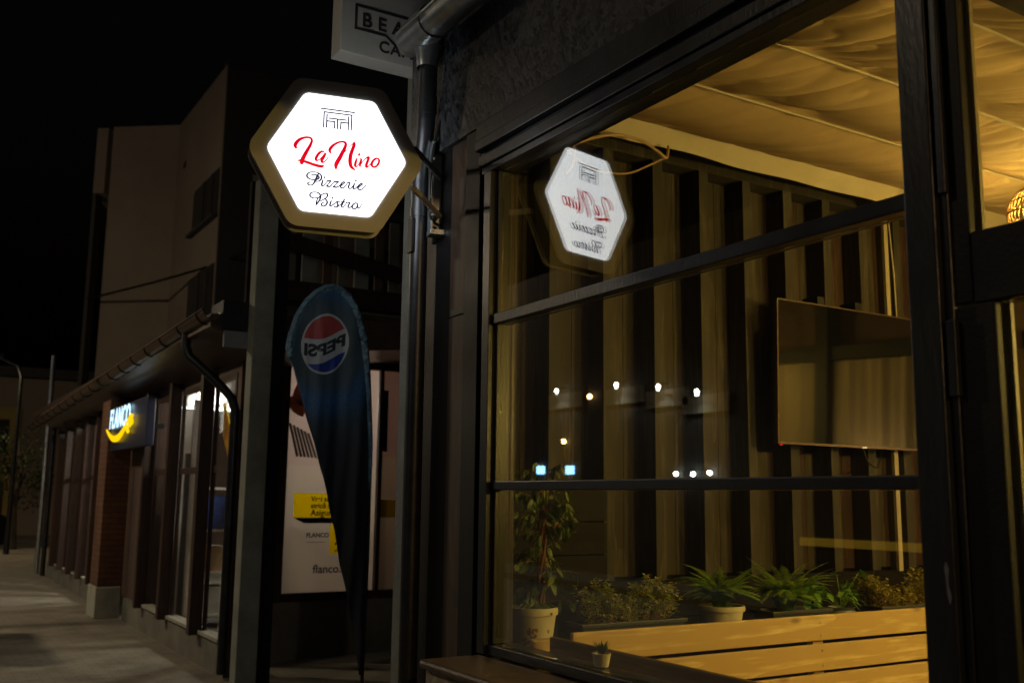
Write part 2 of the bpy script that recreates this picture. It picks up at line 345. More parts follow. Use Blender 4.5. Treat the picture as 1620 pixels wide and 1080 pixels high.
def lamp(name, kind, loc, energy, col, size=.05, rot=None, spot=None, blend=.1, parent=None):
    l = bpy.data.lights.new(name, kind); l.energy = energy; l.color = col
    if kind in ('POINT', 'SPOT'): l.shadow_soft_size = size
    if kind == 'SPOT': l.spot_size = spot; l.spot_blend = blend
    o = bpy.data.objects.new(name, l); C.objects.link(o)
    o.location = Vector(loc)-(OFF.get(parent.name, Vector()) if parent else Vector())
    if rot: o.rotation_euler = rot
    if parent: o.parent = parent
    return o
WARM = (1.0, .62, .26); SODIUM = (1.0, .58, .24); COOL = (.85, .93, 1.0)

# ---------------------------------------------------------------- ground
g = MB(); g.box(-80, -60, -.6, 90, 200, -.13); prop(g.build('road', 'asphalt'), kind='structure')
g = MB(); g.box(-1.6, -25, -.129, 60, 60, 0); prop(g.build('sidewalk', 'pav'), kind='structure')
g = MB(); g.box(-1.75, -25, -.1295, -1.602, 60, .012); prop(g.build('kerb', 'kerb'), kind='structure')
g = MB(); g.box(-30, -25, -.129, -8.2, 60, 0); prop(g.build('opposite_pavement', 'asphalt'), kind='structure')

# ---------------------------------------------------------------- glazed terrace of the restaurant
T = thing('glazed_terrace', 'dark framed glazed restaurant terrace with big window on the right', 'building', (2, 0, 0))
# floor, low wall, roof, inner walls
boxes('floor', 'dark_board', T, [(2.01, -4.0, .004, 6.58, 4.3, .25)])
boxes('parapet', 'frame_dark', T, [(1.92, -4.0, .006, 2.1, 3.44, 1.078)])
boxes('roof', 'frame_dark', T, [(1.93, -4.0, 3.86, 6.8, 4.4, 3.95)])
boxes('fascia', 'osb_black', T, [(1.965, -4.0, 3.245, 2.005, 4.18, 3.86)])
# top beam with its stepped mouldings
boxes('top_beam', 'frame', T, [(1.96, -4.0, 3.02, 2.08, 3.47, 3.05), (1.95, -4.0, 3.052, 2.075, 3.48, 3.10), (1.962, -4.0, 3.102, 2.07, 3.485, 3.118), (1.935, -4.0, 3.12, 2.065, 3.49, 3.165), (1.945, -4.0, 3.167, 2.06, 3.5, 3.243)], .004)
# main window: jambs, sill, rails and its three panes
W = boxes('window_frame', 'frame', T, [(1.955, 3.385, 1.112, 2.08, 3.44, 3.018), (1.985, 3.365, 1.15, 2.045, 3.383, 3.018), (1.97, 1.446, 1.112, 2.08, 3.383, 1.149)], .003)
boxes('rail', 'frame', W, [(1.965, 1.446, 2.378, 2.03, 3.363, 2.421)], .004)
boxes('rail', 'frame', W, [(1.972, 1.446, 1.728, 2.03, 3.363, 1.762)], .004)
for z0, z1 in ((1.15, 1.727), (1.763, 2.377), (2.422, 3.019)):
    boxes('pane', 'glass', W, [(2.000, 1.447, z0, 2.008, 3.364, z1)])
boxes('jamb_lining', 'plank', W, [(2.048, 3.372, 1.15, 2.054, 3.384, 3.018), (2.058, 3.376, 1.15, 2.064, 3.384, 3.018), (2.083, 3.400, 1.15, 2.093, 3.44, 3.018)])
# corner post group left of the window
boxes('corner_post', 'frame_dark', T, [(1.97, 3.5, 0, 2.1, 3.625, 3.244), (2.01, 3.441, 0, 2.09, 3.499, 3.244), (2.0, 3.8, 0, 2.2, 4.16, 3.86)], .004)
boxes('corner_plank', 'plank', T, [(1.99, 3.628, 1.0, 2.03, 3.79, 3.86)], .003)
boxes('plank_strap', 'frame_dark', T, [(1.984, 3.626, 2.47, 1.99, 3.798, 2.50)])
# right hand post and door
boxes('door_post', 'frame', T, [(1.95, 1.366, 0, 2.09, 1.444, 3.019), (1.97, 1.345, 0, 2.08, 1.364, 3.019)], .004)
b = MB()
for y, zz in ((1.383, 1.32), (1.383, 2.9)): pass
D = boxes('door', 'frame_dark', T, [(1.975, 1.25, .3, 2.045, 1.343, 2.13), (1.978, 1.30, 2.135, 2.042, 1.343, 3.019), (1.975, .42, 2.131, 2.045, 1.298, 2.292), (1.975, .32, .3, 2.045, .418, 3.019), (1.975, .42, .3, 2.045, 1.248, .52)], .004)
boxes('door_bead', 'cream_trim', D, [(2.012, 1.238, .52, 2.024, 1.2495, 2.128), (2.012, 1.290, 2.293, 2.024, 1.2995, 3.018)])
boxes('pane', 'glass', D, [(1.998, .419, .521, 2.010, 1.249, 2.130)])
boxes('pane', 'glass', D, [(1.998, .419, 2.293, 2.010, 1.299, 3.018)])
boxes('hinge', 'zinc_dark', D, [(1.955, 1.335, 1.93, 1.974, 1.358, 2.10)], .003)
boxes('hinge', 'zinc_dark', D, [(1.953, 1.338, 2.39, 1.97, 1.356, 3.0)], .003)
b = MB(); b.tube([(1.95, .36, 1.25), (1.92, .36, 1.25), (1.92, .47, 1.25)], .011); b.build('handle', 'steel', D, True)
MB().prismX([(1.384, 1.575), (1.378, 1.56), (1.381, 1.53), (1.374, 1.50), (1.379, 1.485), (1.384, 1.505), (1.386, 1.54), (1.389, 1.565)], 1.9493, 1.9499).build('paint_scuff', mat('scraped_metal', (.16, .17, .18), .6, 0, .3, 60), D)
# second window beyond the door, behind the photographer's shoulder
W2 = boxes('window_frame', 'frame', T, [(1.97, -4.0, 1.112, 2.08, .30, 1.149), (1.955, .2, 1.15, 2.08, .30, 3.019), (1.955, -1.9, 1.15, 2.08, -1.82, 3.019)], .003)
boxes('pane', 'glass', W2, [(1.998, -1.819, 1.15, 2.01, .199, 3.019)]); boxes('pane', 'glass', W2, [(1.998, -3.99, 1.15, 2.01, -1.901, 3.019)])
# outside ledge
boxes('ledge', 'ledge', T, [(1.695, -4.0, 1.079, 1.955, 3.41, 1.111)], .012)
boxes('ledge_front', 'osb_raw', T, [(1.72, -4.0, .03, 1.918, 3.395, 1.077)])
# stud wall with boards behind it
boxes('top_plate', 'stud', T, [(2.1, 3.99, 3.50, 6.6, 4.12, 3.585)])
boxes('beam', 'dark_beam', T, [(2.1, 3.92, 3.59, 6.6, 4.12, 3.85)])
boxes('splice_plate', 'frame_dark', T, [(4.12, 3.905, 3.60, 4.32, 3.919, 3.80)])
x = 2.317
while x < 6.5:
    if x > 2.1:
        boxes('wall_stud', 'stud', T, [(x, 3.985+random.uniform(-.004, .004), 1.0, x+.066+random.uniform(-.004, .006), 4.118, 3.498)], .002)
    x += .3272
x = 2.1; k = 0
while x < 6.55:
    wd = random.uniform(.13, .2)
    o = boxes('backing_board', 'board' if x < 4.0 or k % 3 == 0 else 'fin', T, [(x, 4.121, 1.31, min(6.6, x+wd-.003), 4.14+random.uniform(0, .008), 3.6)])
    x += wd; k += 1
boxes('end_wall', 'dark_board', T, [(2.1, 4.16, .26, 6.6, 4.2, 3.85)])
b = MB()
for i in range(4): b.box(2.1, 3.955, 1.125+i*.156, 2.97, 3.975+.003*(i % 2), 1.275+i*.156)
b.build('low_cladding', 'dark_board', T)
boxes('wainscot', 'dark_board', T, [(2.98, 3.945, .26, 6.6, 3.983, 1.12), (2.98, 3.95, 1.124, 6.6, 3.983, 1.305)])
# far side: curtained windows and a post, mirrored in the television
boxes('side_wall', 'wall_brown', T, [(6.6, -4.0, 0, 6.7, 4.2, 3.86)])
boxes('end_wall', 'wall_brown', T, [(2.1, -4.1, 0, 6.6, -4.0, 3.86)])
for y in (-1.6, .1, 1.93, 3.5): boxes('side_post', 'frame_dark', T, [(6.42, y, .26, 6.58, y+.13, 3.5)])
boxes('side_rail', 'frame_dark', T, [(6.45, -3.9, 2.75, 6.57, 3.9, 2.86), (6.45, -3.9, 1.2, 6.57, 3.9, 1.6)])
b = MB()
for y0, y1 in ((.25, 1.9), (2.08, 3.45), (-1.4, .08)):
    n = 90; vs = []; fs = []
    for i in range(n+1):
        y = y0+(y1-y0)*i/n; xx = 6.47+.010*math.sin(i*.37)+.006*math.sin(i*.9+1)
        vs += [(xx, y, 1.62), (xx+.006*math.sin(i*.5), y, 2.74)]
    for i in range(n): fs.append((i*2, i*2+2, i*2+3, i*2+1))
    b.add(vs, fs)
b.build('curtain', 'curtain', T, True)
b = MB(); n = 40; vs = []; fs = []
for i in range(n+1):
    y = 2.9+.75*i/n; vs += [(5.72+.03*math.sin(i*.8)+.35*i/n, y+.0, .4), (5.72+.03*math.sin(i*.8)+.35*i/n, y, 3.2)]
for i in range(n): fs.append((i*2, i*2+2, i*2+3, i*2+1))
# ceiling fabric: sagging, wrinkled cloth between battens
BAT = [-3.5, -2.95, -2.4, -1.85, -1.3, -.75, -.2, .25, .72, 1.17, 1.63, 2.13, 2.65, 3.13, 3.62]
def ceil_z(x, y):
    for a, c in zip(BAT, BAT[1:]):
        if a <= y <= c:
            t = (y-a)/(c-a); sag = math.sin(math.pi*t)
            e = min(t, 1-t)*(c-a)
            wr = 0
            for s_, amp in ((1.0, .042), (2.1, .023), (4.4, .009)):
                q = noise.noise(Vector((x*3.1*s_+y*2.6*s_, (x*.35-y*.42)*s_, a*7.3+s_)))
                wr += amp*((1-abs(q)*1.6)**3)
            return 3.515-.05*sag+ (wr-.018)*min(1, e/.06+.15)*(.45+1.5*max(0, noise.noise(Vector((x*.9, a*3, 2)))+.35))
    return 3.515
b = MB(); nx, ny = 480, 420; x0, x1, y0, y1 = 2.09, 6.58, -.2, 3.62
vs = [(x0+(x1-x0)*i/nx, y0+(y1-y0)*j/ny, ceil_z(x0+(x1-x0)*i/nx, y0+(y1-y0)*j/ny)) for j in range(ny+1) for i in range(nx+1)]
fs = [(j*(nx+1)+i, j*(nx+1)+i+1, (j+1)*(nx+1)+i+1, (j+1)*(nx+1)+i) for j in range(ny) for i in range(nx)]
b.add(vs, fs)
M['fabric'] = mat('cream_ceiling_cloth', (.47, .34, .20), .85, 0, .14, 3.0, .12, 300)
b.build('ceiling_fabric', 'fabric', T, True)
boxes('ceiling_fabric', 'fabric', T, [(2.09, -3.99, 3.51, 6.58, -.202, 3.52)])
for y in BAT:
    if y > 0 and y < 3.6:
        b = MB(); b.tube([(2.09, y, 3.505), (4.3, y, 3.500), (6.58, y, 3.505)], .007, 6); b.build('ceiling_batten', 'cream_trim', T, True)
# cream valance where cloth meets the end wall
b = MB(); n = 60; vs = []; fs = []
for i in range(n+1):
    x = 2.1+4.48*i/n; q = .008*math.sin(i*.7)+.006*noise.noise(Vector((x*2, 0, 0)))
    vs += [(x, 3.66+q, 3.42+.012*noise.noise(Vector((x*1.4, 5, 0)))), (x, 3.64+q*.5, 3.47), (x, 3.622, 3.52)]
for i in range(n): fs += [(i*3, i*3+3, i*3+4, i*3+1), (i*3+1, i*3+4, i*3+5, i*3+2)]
b.add(vs, fs); b.build('valance', 'cream_trim', T, True)
boxes('cross_beam', 'dark_beam', T, [(2.1, 1.70, 3.33, 6.58, 1.80, 3.46)])
boxes('wall_lath', 'cream_trim', T, [(5.10, 3.93, 1.3, 5.135, 3.95, 3.49)])
b = MB(); b.tube([(5.13, 3.92, 3.49), (5.15, 3.91, 3.1), (5.165, 3.915, 2.8), (5.15, 3.92, 2.5)], .005, 6); b.build('wall_wire', 'cream_trim', T, True)
# roof gutter and downpipe at the corner
GX, GZ, GR = 1.86, 3.80, .075
b = MB(); n = 14; ys = [3.98, -4.0]; vs = []; fs = []
for y in ys:
    for k in range(n+1):
        t = math.pi+math.pi*k/n; vs.append((GX+GR*math.cos(t), y, GZ+GR*math.sin(t)))
    for k in range(n+1):
        t = 2*math.pi-math.pi*k/n; vs.append((GX+(GR-.004)*math.cos(t), y, GZ+(GR-.004)*math.sin(t)))
q = 2*(n+1)
for k in range(q): fs.append((k, (k+1) % q, q+(k+1) % q, q+k))
fs += [tuple(range(q)), tuple(range(2*q-1, q-1, -1))]
b.add(vs, fs); b.tube([(GX-GR, 3.98, GZ+.004), (GX-GR, -4.0, GZ+.004)], .009, 8)
G = b.build('gutter', 'steel', T, True)
b = MB(); vs = [(GX, 3.982, GZ)]+[(GX+GR*math.cos(math.pi+math.pi*k/16), 3.982, GZ+GR*math.sin(math.pi+math.pi*k/16)) for k in range(17)]
vs += [(v[0], 4.0, v[2]) for v in vs]; b.add(vs, [tuple(range(18)), tuple(range(35, 17, -1))]+[(i, (i+1) % 18, (i+1) % 18+18, i+18) for i in range(18)])
b.tube([(GX, 4.0, GZ-.02), (GX, 4.015, GZ-.02)], .055, 16); b.build('end_cap', 'steel', G, True)
b = MB(); b.lathe([(.066, -.03), (.060, -.07), (.050, -.12), (.046, -.15), (.046, -.17)], (GX+.035, 3.88, GZ), 24, False)
b.tube([(GX+.0, 3.75, GZ-.004), (GX+.0, 3.95, GZ-.004)], .0795, 22, False); b.build('outlet', 'steel', G, True)
b = MB(); b.tube([(1.905, 3.88, 3.66), (1.912, 3.90, 3.45), (1.918, 3.93, 3.3), (1.93, 3.985, 3.2), (1.935, 4.0, 3.12), (1.94, 4.0, .1)], .041, 20)
b.tube([(1.911, 3.895, 3.5), (1.914, 3.905, 3.42)], .044, 20, True); b.tube([(1.936, 4.0, 3.0), (1.936, 4.0, 2.96)], .045, 20)
P_ = b.build('downpipe', 'zinc_dark', T, True)
boxes('pipe_clamp', 'frame_dark', P_, [(1.886, 3.97, 2.79, 1.90, 4.02, 2.95)], .002)
boxes('pipe_clamp', 'frame_dark', P_, [(1.99, 3.93, 2.84, 2.10, 3.98, 2.90)], .002)

# black wall cables at the corner
def cable(name, pts, r, m, label, cat='cable'):
    b = MB(); P = [Vector(p) for p in pts]; out = []
    for i in range(len(P)-1):
        p0, p1, p2, p3 = P[max(i-1, 0)], P[i], P[i+1], P[min(i+2, len(P)-1)]
        for k in range(8):
            t = k/8; out.append(.5*((2*p1)+(-p0+p2)*t+(2*p0-5*p1+4*p2-p3)*t*t+(-p0+3*p1-3*p2+p3)*t**3))
    out.append(P[-1]); b.tube(out, r, 8); o = b.build(name, m, None, True); prop(o, label, cat); return o
cable('power_cable', [(2.0, 3.86, 3.44), (1.96, 3.87, 3.36), (1.925, 3.86, 3.20), (1.915, 3.86, 3.05), (1.93, 3.87, 2.93), (1.98, 3.88, 2.90)], .007, 'black_cable', 'black power cable curving down beside the hexagonal sign bracket')
cable('thin_cable', [(1.97, 3.92, 3.58), (2.0, 3.9, 3.52), (2.06, 3.88, 3.49), (2.1, 3.86, 3.5)], .005, 'black_cable', 'thin black cable sagging under the roof gutter beside the downpipe')

# grey rendered pillar behind the downpipe
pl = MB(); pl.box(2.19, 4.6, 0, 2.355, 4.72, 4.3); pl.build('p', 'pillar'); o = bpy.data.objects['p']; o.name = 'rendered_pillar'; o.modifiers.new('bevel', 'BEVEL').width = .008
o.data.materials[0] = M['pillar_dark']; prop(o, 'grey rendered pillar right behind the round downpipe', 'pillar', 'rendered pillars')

# ---------------------------------------------------------------- hexagonal sign
SR = 1.0
TH = R(13); SC = Vector((1.383, 3.63, 3.04)); SU = Vector((math.cos(TH), -math.sin(TH), 0))
S = thing('hexagon_sign', 'lit white hexagonal restaurant sign with red script, hung beside the downpipe', 'sign', tuple(SC), rz=-TH)
OFF[S.name] = Vector()                      # children are given in the sign's own axes: x right, y away, z up
def hexo(Rr, rc, cx=0, cz=0, n=7, xs=1.0):
    out = []
    for k in range(6):
        a = R(60*k); A = Vector((math.cos(a), math.sin(a)))*Rr; ctr = A-A.normalized()*(rc/math.cos(R(30)))
        for j in range(n+1):
            t = a-R(30)+R(60)*j/n; out.append((cx+(ctr.x+rc*math.cos(t))*xs, cz+ctr.y+rc*math.sin(t)))
    return out
cs = MB(); cs.prismY(hexo(.352, .06, .006, .004, 9), .004, .008).prismY(hexo(.345, .06, .006, .004, 9), .0085, .0125)
o = cs.build('casing', 'sign_ring', S, False)
cs = MB(); cs.prismY(hexo(.340, .06, .006, .004, 9), .0126, .1); cs.build('casing_side', 'sign_side', S)
cs = MB(); cs.prismY(hexo(.352, .06, .006, .004, 9), .1005, .105); cs.build('casing', 'sign_ring', S)
cs = MB(); cs.prismY(hexo(.281, .035, .006, .004, 9, .995), 0, .0035); cs.build('light_panel', 'panel', S)
cs = MB(); cs.prismY(hexo(.281, .035, .006, .004, 9, .995), .1055, .109); cs.build('light_panel', emis('lit_acrylic_rear', (.93, .97, 1.0), 8.0), S)
def strokes(L, y0, thk):
    b = MB(); d = 0
    for st in L:
        P = [Vector((p[0], p[1], p[2] if len(p) > 2 else 0))/1000 for p in st]; out = []
        for i in range(len(P)-1):
            p0, p1, p2, p3 = P[max(i-1, 0)], P[i], P[i+1], P[min(i+2, len(P)-1)]
            for k in range(6):
                t = k/6; out.append(.5*((2*p1)+(-p0+p2)*t+(2*p0-5*p1+4*p2-p3)*t*t+(-p0+3*p1-3*p2+p3)*t**3))
        out.append(P[-1]); n = len(out); y = y0-d; d += .00002; L_, R_ = [], []
        for i, p in enumerate(out):
            t = (out[min(i+1, n-1)]-out[max(i-1, 0)]); t.z = 0; t = t.normalized() if t.length > 1e-9 else Vector((1, 0, 0))
            w_ = max(.0006, p.z+thk)*.5; nx_, nz_ = -t.y*w_, t.x*w_
            L_.append((p.x+nx_, p.y+nz_)); R_.append((p.x-nx_, p.y-nz_))
        vs = [(a[0], y, a[1]) for a in L_]+[(a[0], y, a[1]) for a in R_]
        b.add(vs, [(i, i+1, n+i+1, n+i) for i in range(n-1)])
        for p in (out[0], out[-1]):          # round ends
            w_ = max(.0006, p.z+thk)*.5; c = [(p.x+w_*math.cos(2*math.pi*k/12), y-.00001, p.y+w_*math.sin(2*math.pi*k/12)) for k in range(12)]
            b.add(c, [tuple(range(12))])
    return b
def lines(L, y, wd):
    b = MB()
    for st in L:
        for (a, c) in zip(st, st[1:]):
            A = Vector(a)/1000; Cc = Vector(c)/1000; t = (Cc-A).normalized(); nn = Vector((-t.y, t.x))*wd/2; A = A-t*wd/2; Cc = Cc+t*wd/2
            b.add([((A+nn).x, y, (A+nn).y), ((Cc+nn).x, y, (Cc+nn).y), ((Cc-nn).x, y, (Cc-nn).y), ((A-nn).x, y, (A-nn).y)], [(0, 1, 2, 3)])
            y -= .00002
    return b
SC_RED=[[(-159.7,13.2,8.4),(-163.5,24.3,14.1),(-152.9,43.0,12.6),(-136.9,55.3,9.8),(-118.0,61.5,7.9),(-104.1,59.5,8.4),(-99.5,49.9,9.0),(-104.3,31.8,10.7),(-114.4,10.2,12.9),(-124.4,-11.4,14.6),(-131.8,-29.7,15.7),(-135.2,-46.0,14.1)],[(-154.7,-37.7,2.2),(-141.1,-37.5,7.0),(-124.6,-38.9,10.1),(-108.0,-42.7,11.2),(-88.5,-47.6,11.2),(-69.0,-51.0,11.8),(-55.2,-50.8,11.2),(-50.4,-46.5,5.6)],[(-141.1,-36.6,9.6),(-135.2,-46.0,9.6),(-133.3,-51.6,3.4)],[(-49.3,8.1,4.2),(-57.8,10.9,7.0),(-68.5,2.2,9.8),(-77.5,-12.9,10.7),(-80.7,-23.4,10.1),(-76.9,-29.4,7.0),(-67.4,-24.7,3.4),(-56.8,-11.8,2.8),(-46.3,2.6,5.1)],[(-42.2,4.6,5.6),(-49.9,-10.9,10.1),(-56.8,-24.9,11.8),(-55.9,-33.5,8.4),(-47.7,-31.6,4.5),(-38.4,-21.2,3.4),(-34.0,-11.9,2.8)],[(-24.9,9.7,7.0),(-27.6,21.1,11.8),(-18.4,36.9,10.7),(-3.6,50.5,8.4),(12.9,59.1,7.3),(26.9,60.9,8.4),(35.1,54.0,10.1),(32.1,37.4,12.4),(23.0,15.7,14.1),(14.0,-6.0,15.7),(6.2,-21.6,16.3),(-0.1,-36.9,15.7),(-0.4,-51.6,9.6)],[(26.0,11.6,2.0),(42.2,31.3,2.2),(59.7,54.2,2.2),(67.8,63.5,5.6)],[(68.7,62.7,8.4),(69.0,53.9,12.4),(64.5,38.5,12.9),(58.2,17.1,14.1),(55.2,-0.9,14.6),(55.4,-21.4,14.6),(60.3,-38.5,12.9),(73.4,-49.2,6.7)],[(81.6,-3.6,6.7),(77.4,-18.8,9.6),(76.2,-33.0,9.6),(82.8,-35.2,3.9),(92.1,-19.9,2.2)],[(91.3,18.3,7.3),(89.8,13.7,8.4)],[(97.1,-1.1,5.6),(99.6,-5.8,8.4),(95.5,-19.5,8.4),(95.4,-31.9,7.9)],[(96.7,-28.2,2.2),(110.1,-6.0,2.8),(122.5,6.8,5.6),(129.6,8.2,9.6),(125.8,-7.0,10.1),(121.2,-22.3,10.7),(121.6,-32.6,9.0),(129.4,-28.7,3.9),(141.7,-11.0,2.8)],[(161.1,9.1,6.7),(149.1,-1.2,9.0),(142.5,-16.8,10.1),(145.7,-26.8,9.0),(156.6,-28.4,7.3),(167.7,-16.7,8.4),(172.3,-1.3,8.4),(168.3,7.7,7.3),(159.1,7.7,3.9)]]
SC_BLUE=[[(-96.6,-92.9,2.6),(-85.8,-88.7,2.2),(-72.9,-90.1,4.1),(-65.3,-97.0,5.2),(-67.7,-104.0,3.7),(-77.7,-108.4,2.6),(-90.4,-109.9,2.6),(-103.4,-107.1,3.4),(-111.9,-99.5,4.9),(-111.4,-89.8,4.1),(-102.6,-81.7,2.6),(-89.9,-78.2,2.2),(-75.2,-78.4,2.2),(-62.2,-83.1,3.4),(-55.9,-92.0,4.9),(-56.7,-103.7,4.5),(-64.6,-112.7,3.0),(-75.5,-115.5,1.9)],[(-66.9,-80.7,2.2),(-71.9,-91.9,5.2),(-76.8,-106.0,6.4),(-82.7,-120.1,4.9),(-89.5,-130.5,3.0),(-98.6,-133.5,2.6),(-106.9,-130.2,3.7),(-106.6,-123.8,3.0),(-97.3,-120.8,1.9)],[(-49.2,-106.7,3.4),(-51.6,-116.6,4.5),(-53.6,-126.4,4.9),(-50.0,-131.4,3.0),(-42.0,-125.1,1.5),(-32.5,-110.5,1.5)],[(-44.7,-94.6,4.9),(-43.2,-95.9,4.1)],[(-32.6,-108.2,3.0),(-26.1,-108.2,4.5),(-17.8,-106.5,2.2),(-25.7,-118.4,1.9),(-34.8,-130.1,2.2)],[(-34.4,-130.4,3.4),(-27.0,-130.2,4.5),(-19.7,-129.3,3.0),(-10.9,-117.7,1.5),(-5.3,-108.4,1.5)],[(-5.3,-108.2,3.0),(2.7,-108.0,4.5),(12.4,-106.0,2.2),(2.1,-118.2,1.9),(-8.2,-130.0,2.2)],[(-7.6,-130.3,3.4),(0.7,-130.3,4.5),(9.0,-129.0,3.0),(18.9,-120.1,1.5)],[(22.8,-122.6,1.5),(31.7,-113.3,2.2),(36.7,-106.9,3.0),(31.4,-105.1,2.6),(24.2,-112.7,4.1),(20.4,-123.8,4.9),(24.9,-130.7,3.7),(34.2,-128.1,2.2),(46.6,-110.2,1.5)],[(46.6,-110.2,1.5),(52.0,-104.7,4.1),(58.6,-106.3,2.6),(55.1,-114.1,4.1),(52.7,-123.1,4.5),(54.7,-128.7,3.4),(61.3,-128.9,2.2),(71.1,-116.2,1.5)],[(75.5,-106.9,3.4),(73.1,-117.9,4.5),(71.9,-126.8,4.5),(77.3,-129.5,2.6),(87.2,-118.2,1.5)],[(80.5,-93.3,4.9),(82.0,-95.1,4.1)],[(92.0,-121.6,1.5),(101.2,-113.1,2.2),(107.5,-105.8,3.4),(102.7,-103.8,3.0),(93.6,-112.6,4.1),(89.8,-121.8,4.9),(93.8,-129.5,3.7),(103.6,-129.0,2.6),(112.8,-121.2,1.9),(121.8,-109.4,1.5)],[(-69.1,-181.0,1.9),(-79.9,-184.6,2.2),(-91.9,-181.5,3.4),(-97.8,-173.6,4.1),(-93.6,-164.5,3.0),(-82.8,-160.1,2.2),(-70.0,-160.0,2.6),(-59.7,-165.5,4.1),(-56.0,-174.7,5.2),(-58.7,-188.4,4.5),(-65.5,-201.6,3.4),(-72.4,-211.5,3.0)],[(-72.4,-210.9,2.6),(-70.3,-195.4,3.0),(-64.5,-181.4,2.2),(-54.9,-170.8,2.2),(-44.2,-162.3,2.6),(-33.2,-159.7,3.7),(-29.0,-165.0,4.5),(-30.8,-173.9,3.4),(-39.7,-182.9,2.6),(-53.9,-192.7,2.2)],[(-39.7,-182.9,2.2),(-32.1,-187.5,3.7),(-29.0,-196.7,4.9),(-34.0,-207.8,4.1),(-43.9,-213.6,3.0),(-50.9,-209.6,3.7),(-49.9,-202.4,3.0),(-40.9,-197.1,1.5)],[(-13.6,-188.4,3.4),(-16.5,-199.2,4.5),(-18.0,-207.4,4.5),(-13.7,-210.1,2.6),(-3.9,-199.8,1.5)],[(-9.7,-175.6,4.9),(-8.1,-177.4,4.1)],[(-2.9,-202.6,1.5),(6.9,-191.3,2.2),(12.3,-187.5,3.4),(19.4,-188.6,2.2)],[(9.6,-190.7,3.0),(13.1,-198.9,4.9),(11.3,-209.3,4.1),(4.0,-212.4,3.4),(-1.3,-208.7,2.6)],[(11.3,-210.1,2.2),(22.1,-200.9,1.5),(31.8,-188.3,1.5)],[(38.2,-176.0,3.4),(32.5,-192.0,4.5),(28.1,-204.1,4.5),(31.1,-210.1,3.0),(38.9,-204.8,1.5),(48.0,-187.5,1.5)],[(27.1,-187.8,2.2),(42.0,-187.6,2.2)],[(47.6,-187.5,3.0),(55.1,-187.7,2.6),(61.0,-187.4,2.6),(57.2,-195.2,4.1),(53.8,-204.2,4.5),(56.8,-208.7,2.6),(62.4,-207.8,1.9),(70.4,-197.6,1.5)],[(83.1,-186.6,2.6),(74.4,-193.4,3.7),(70.1,-203.5,4.5),(74.6,-211.3,3.4),(83.6,-209.8,3.0),(90.7,-200.3,4.1),(91.1,-190.6,3.7),(84.0,-185.9,2.6)],[(92.3,-191.4,2.2),(92.1,-202.1,3.7),(96.0,-206.1,2.6),(101.5,-202.1,1.5),(107.7,-190.8,1.5)]]
SC_LOGO=[[(-68.5,189.2),(64.6,189.3)],[(-55.9,113.6),(-55.9,176.1),(55.1,176.7),(54.6,114.8)],[(-44.4,113.4),(-44.1,167.4)],[(-41.9,139.7),(-12.2,140.2),(-12.2,113.6)],[(-35.7,152.3),(33.3,152.9)],[(-1.3,150.5),(-1.0,113.3)],[(42.0,141.6),(12.6,141.1),(11.9,114.4)],[(42.7,167.5),(42.4,114.0)]]

strokes(SC_RED, -.0006, .0014).build('lettering', 'red', S); strokes(SC_BLUE, -.0006, .0026).build('lettering', 'navy', S); lines(SC_LOGO, -.0006, .0058).build('emblem', 'navy', S)
def back(L): return [[(12-p[0],)+tuple(p[1:]) for p in st] for st in L]
strokes(back(SC_RED), .1102, .0014).build('lettering', 'red', S); strokes(back(SC_BLUE), .1102, .0026).build('lettering', 'navy', S); lines(back(SC_LOGO), .1102, .0058).build('emblem', 'navy', S)
b = MB()
b.tube([(.33, .05, -.085), (.42, .20, -.09), (.52, .37, -.095)], .013, 12); b.build('bracket_arm', 'sign_ring', S, True)
b = MB(); b.tube([(.33, .05, .085), (.42, .20, .085), (.52, .37, .085)], .013, 12); b.build('bracket_arm', 'sign_side', S, True)
b = MB(); b.box(.478, .355, -.16, .49, .42, .25).box(.491, .412, -.16, .557, .42, .25).box(.558, .355, -.16, .568, .42, .25).box(.476, .353, -.185, .57, .422, -.161)
for z in (-.17, -.10, .16, .24):
    for x in (.484, .563): b.tube([(x, .352, z), (x, .338, z)], .007, 8)
b.build('wall_channel', 'steel', S, False, .002)

# ---------------------------------------------------------------- cafe sign box behind the gutter
Bn = thing('cafe_sign', 'unlit cream box sign with black cafe lettering, partly behind the roof gutter', 'sign', (1.6, 4.2, 3.77))
boxes('sign_box', 'cream_sign', Bn, [(1.597, 4.2, 3.768, 2.30, 4.32, 4.45)], .004)
textobj('lettering', 'BEANS', .094, 'sign_letter', Bn, (1.700, 4.198, 3.918), (1, 0, 0), bold=.0022, space=1.62)
textobj('lettering', 'CAFE', .078, 'sign_letter', Bn, (1.792, 4.198, 3.812), (1, 0, 0), bold=.0018, space=1.15)
def fr(x0, z0, x1, z1, t): return [(x0, 4.1965, z0, x1, 4.199, z0+t)]
b = MB(); t_ = .013
b.box(1.664, 4.1965, 3.892, 1.664+t_, 4.199, 4.022).box(1.678, 4.1965, 4.009, 2.15, 4.199, 4.022).box(2.137, 4.1965, 3.892, 2.15, 4.199, 4.008)
b.box(1.678, 4.1965, 3.892, 1.825, 4.199, 3.905).box(1.955, 4.1965, 3.892, 2.136, 4.199, 3.905)
for sg in (1,): b.prismY([(1.826, 3.905), (1.826, 3.892), (1.872, 3.858), (1.880, 3.868)], 4.1965, 4.199).prismY([(1.873, 3.857), (1.892, 3.890), (1.888, 3.873), (1.898, 3.862), (1.954, 3.892), (1.954, 3.905), (1.893, 3.878)], 4.196, 4.199)
b.build('sign_border', 'sign_letter', Bn)
for z in (3.9, 4.3): boxes('mounting_bar', 'frame_dark', Bn, [(2.30, 4.24, z, 2.9, 4.28, z+.04)])

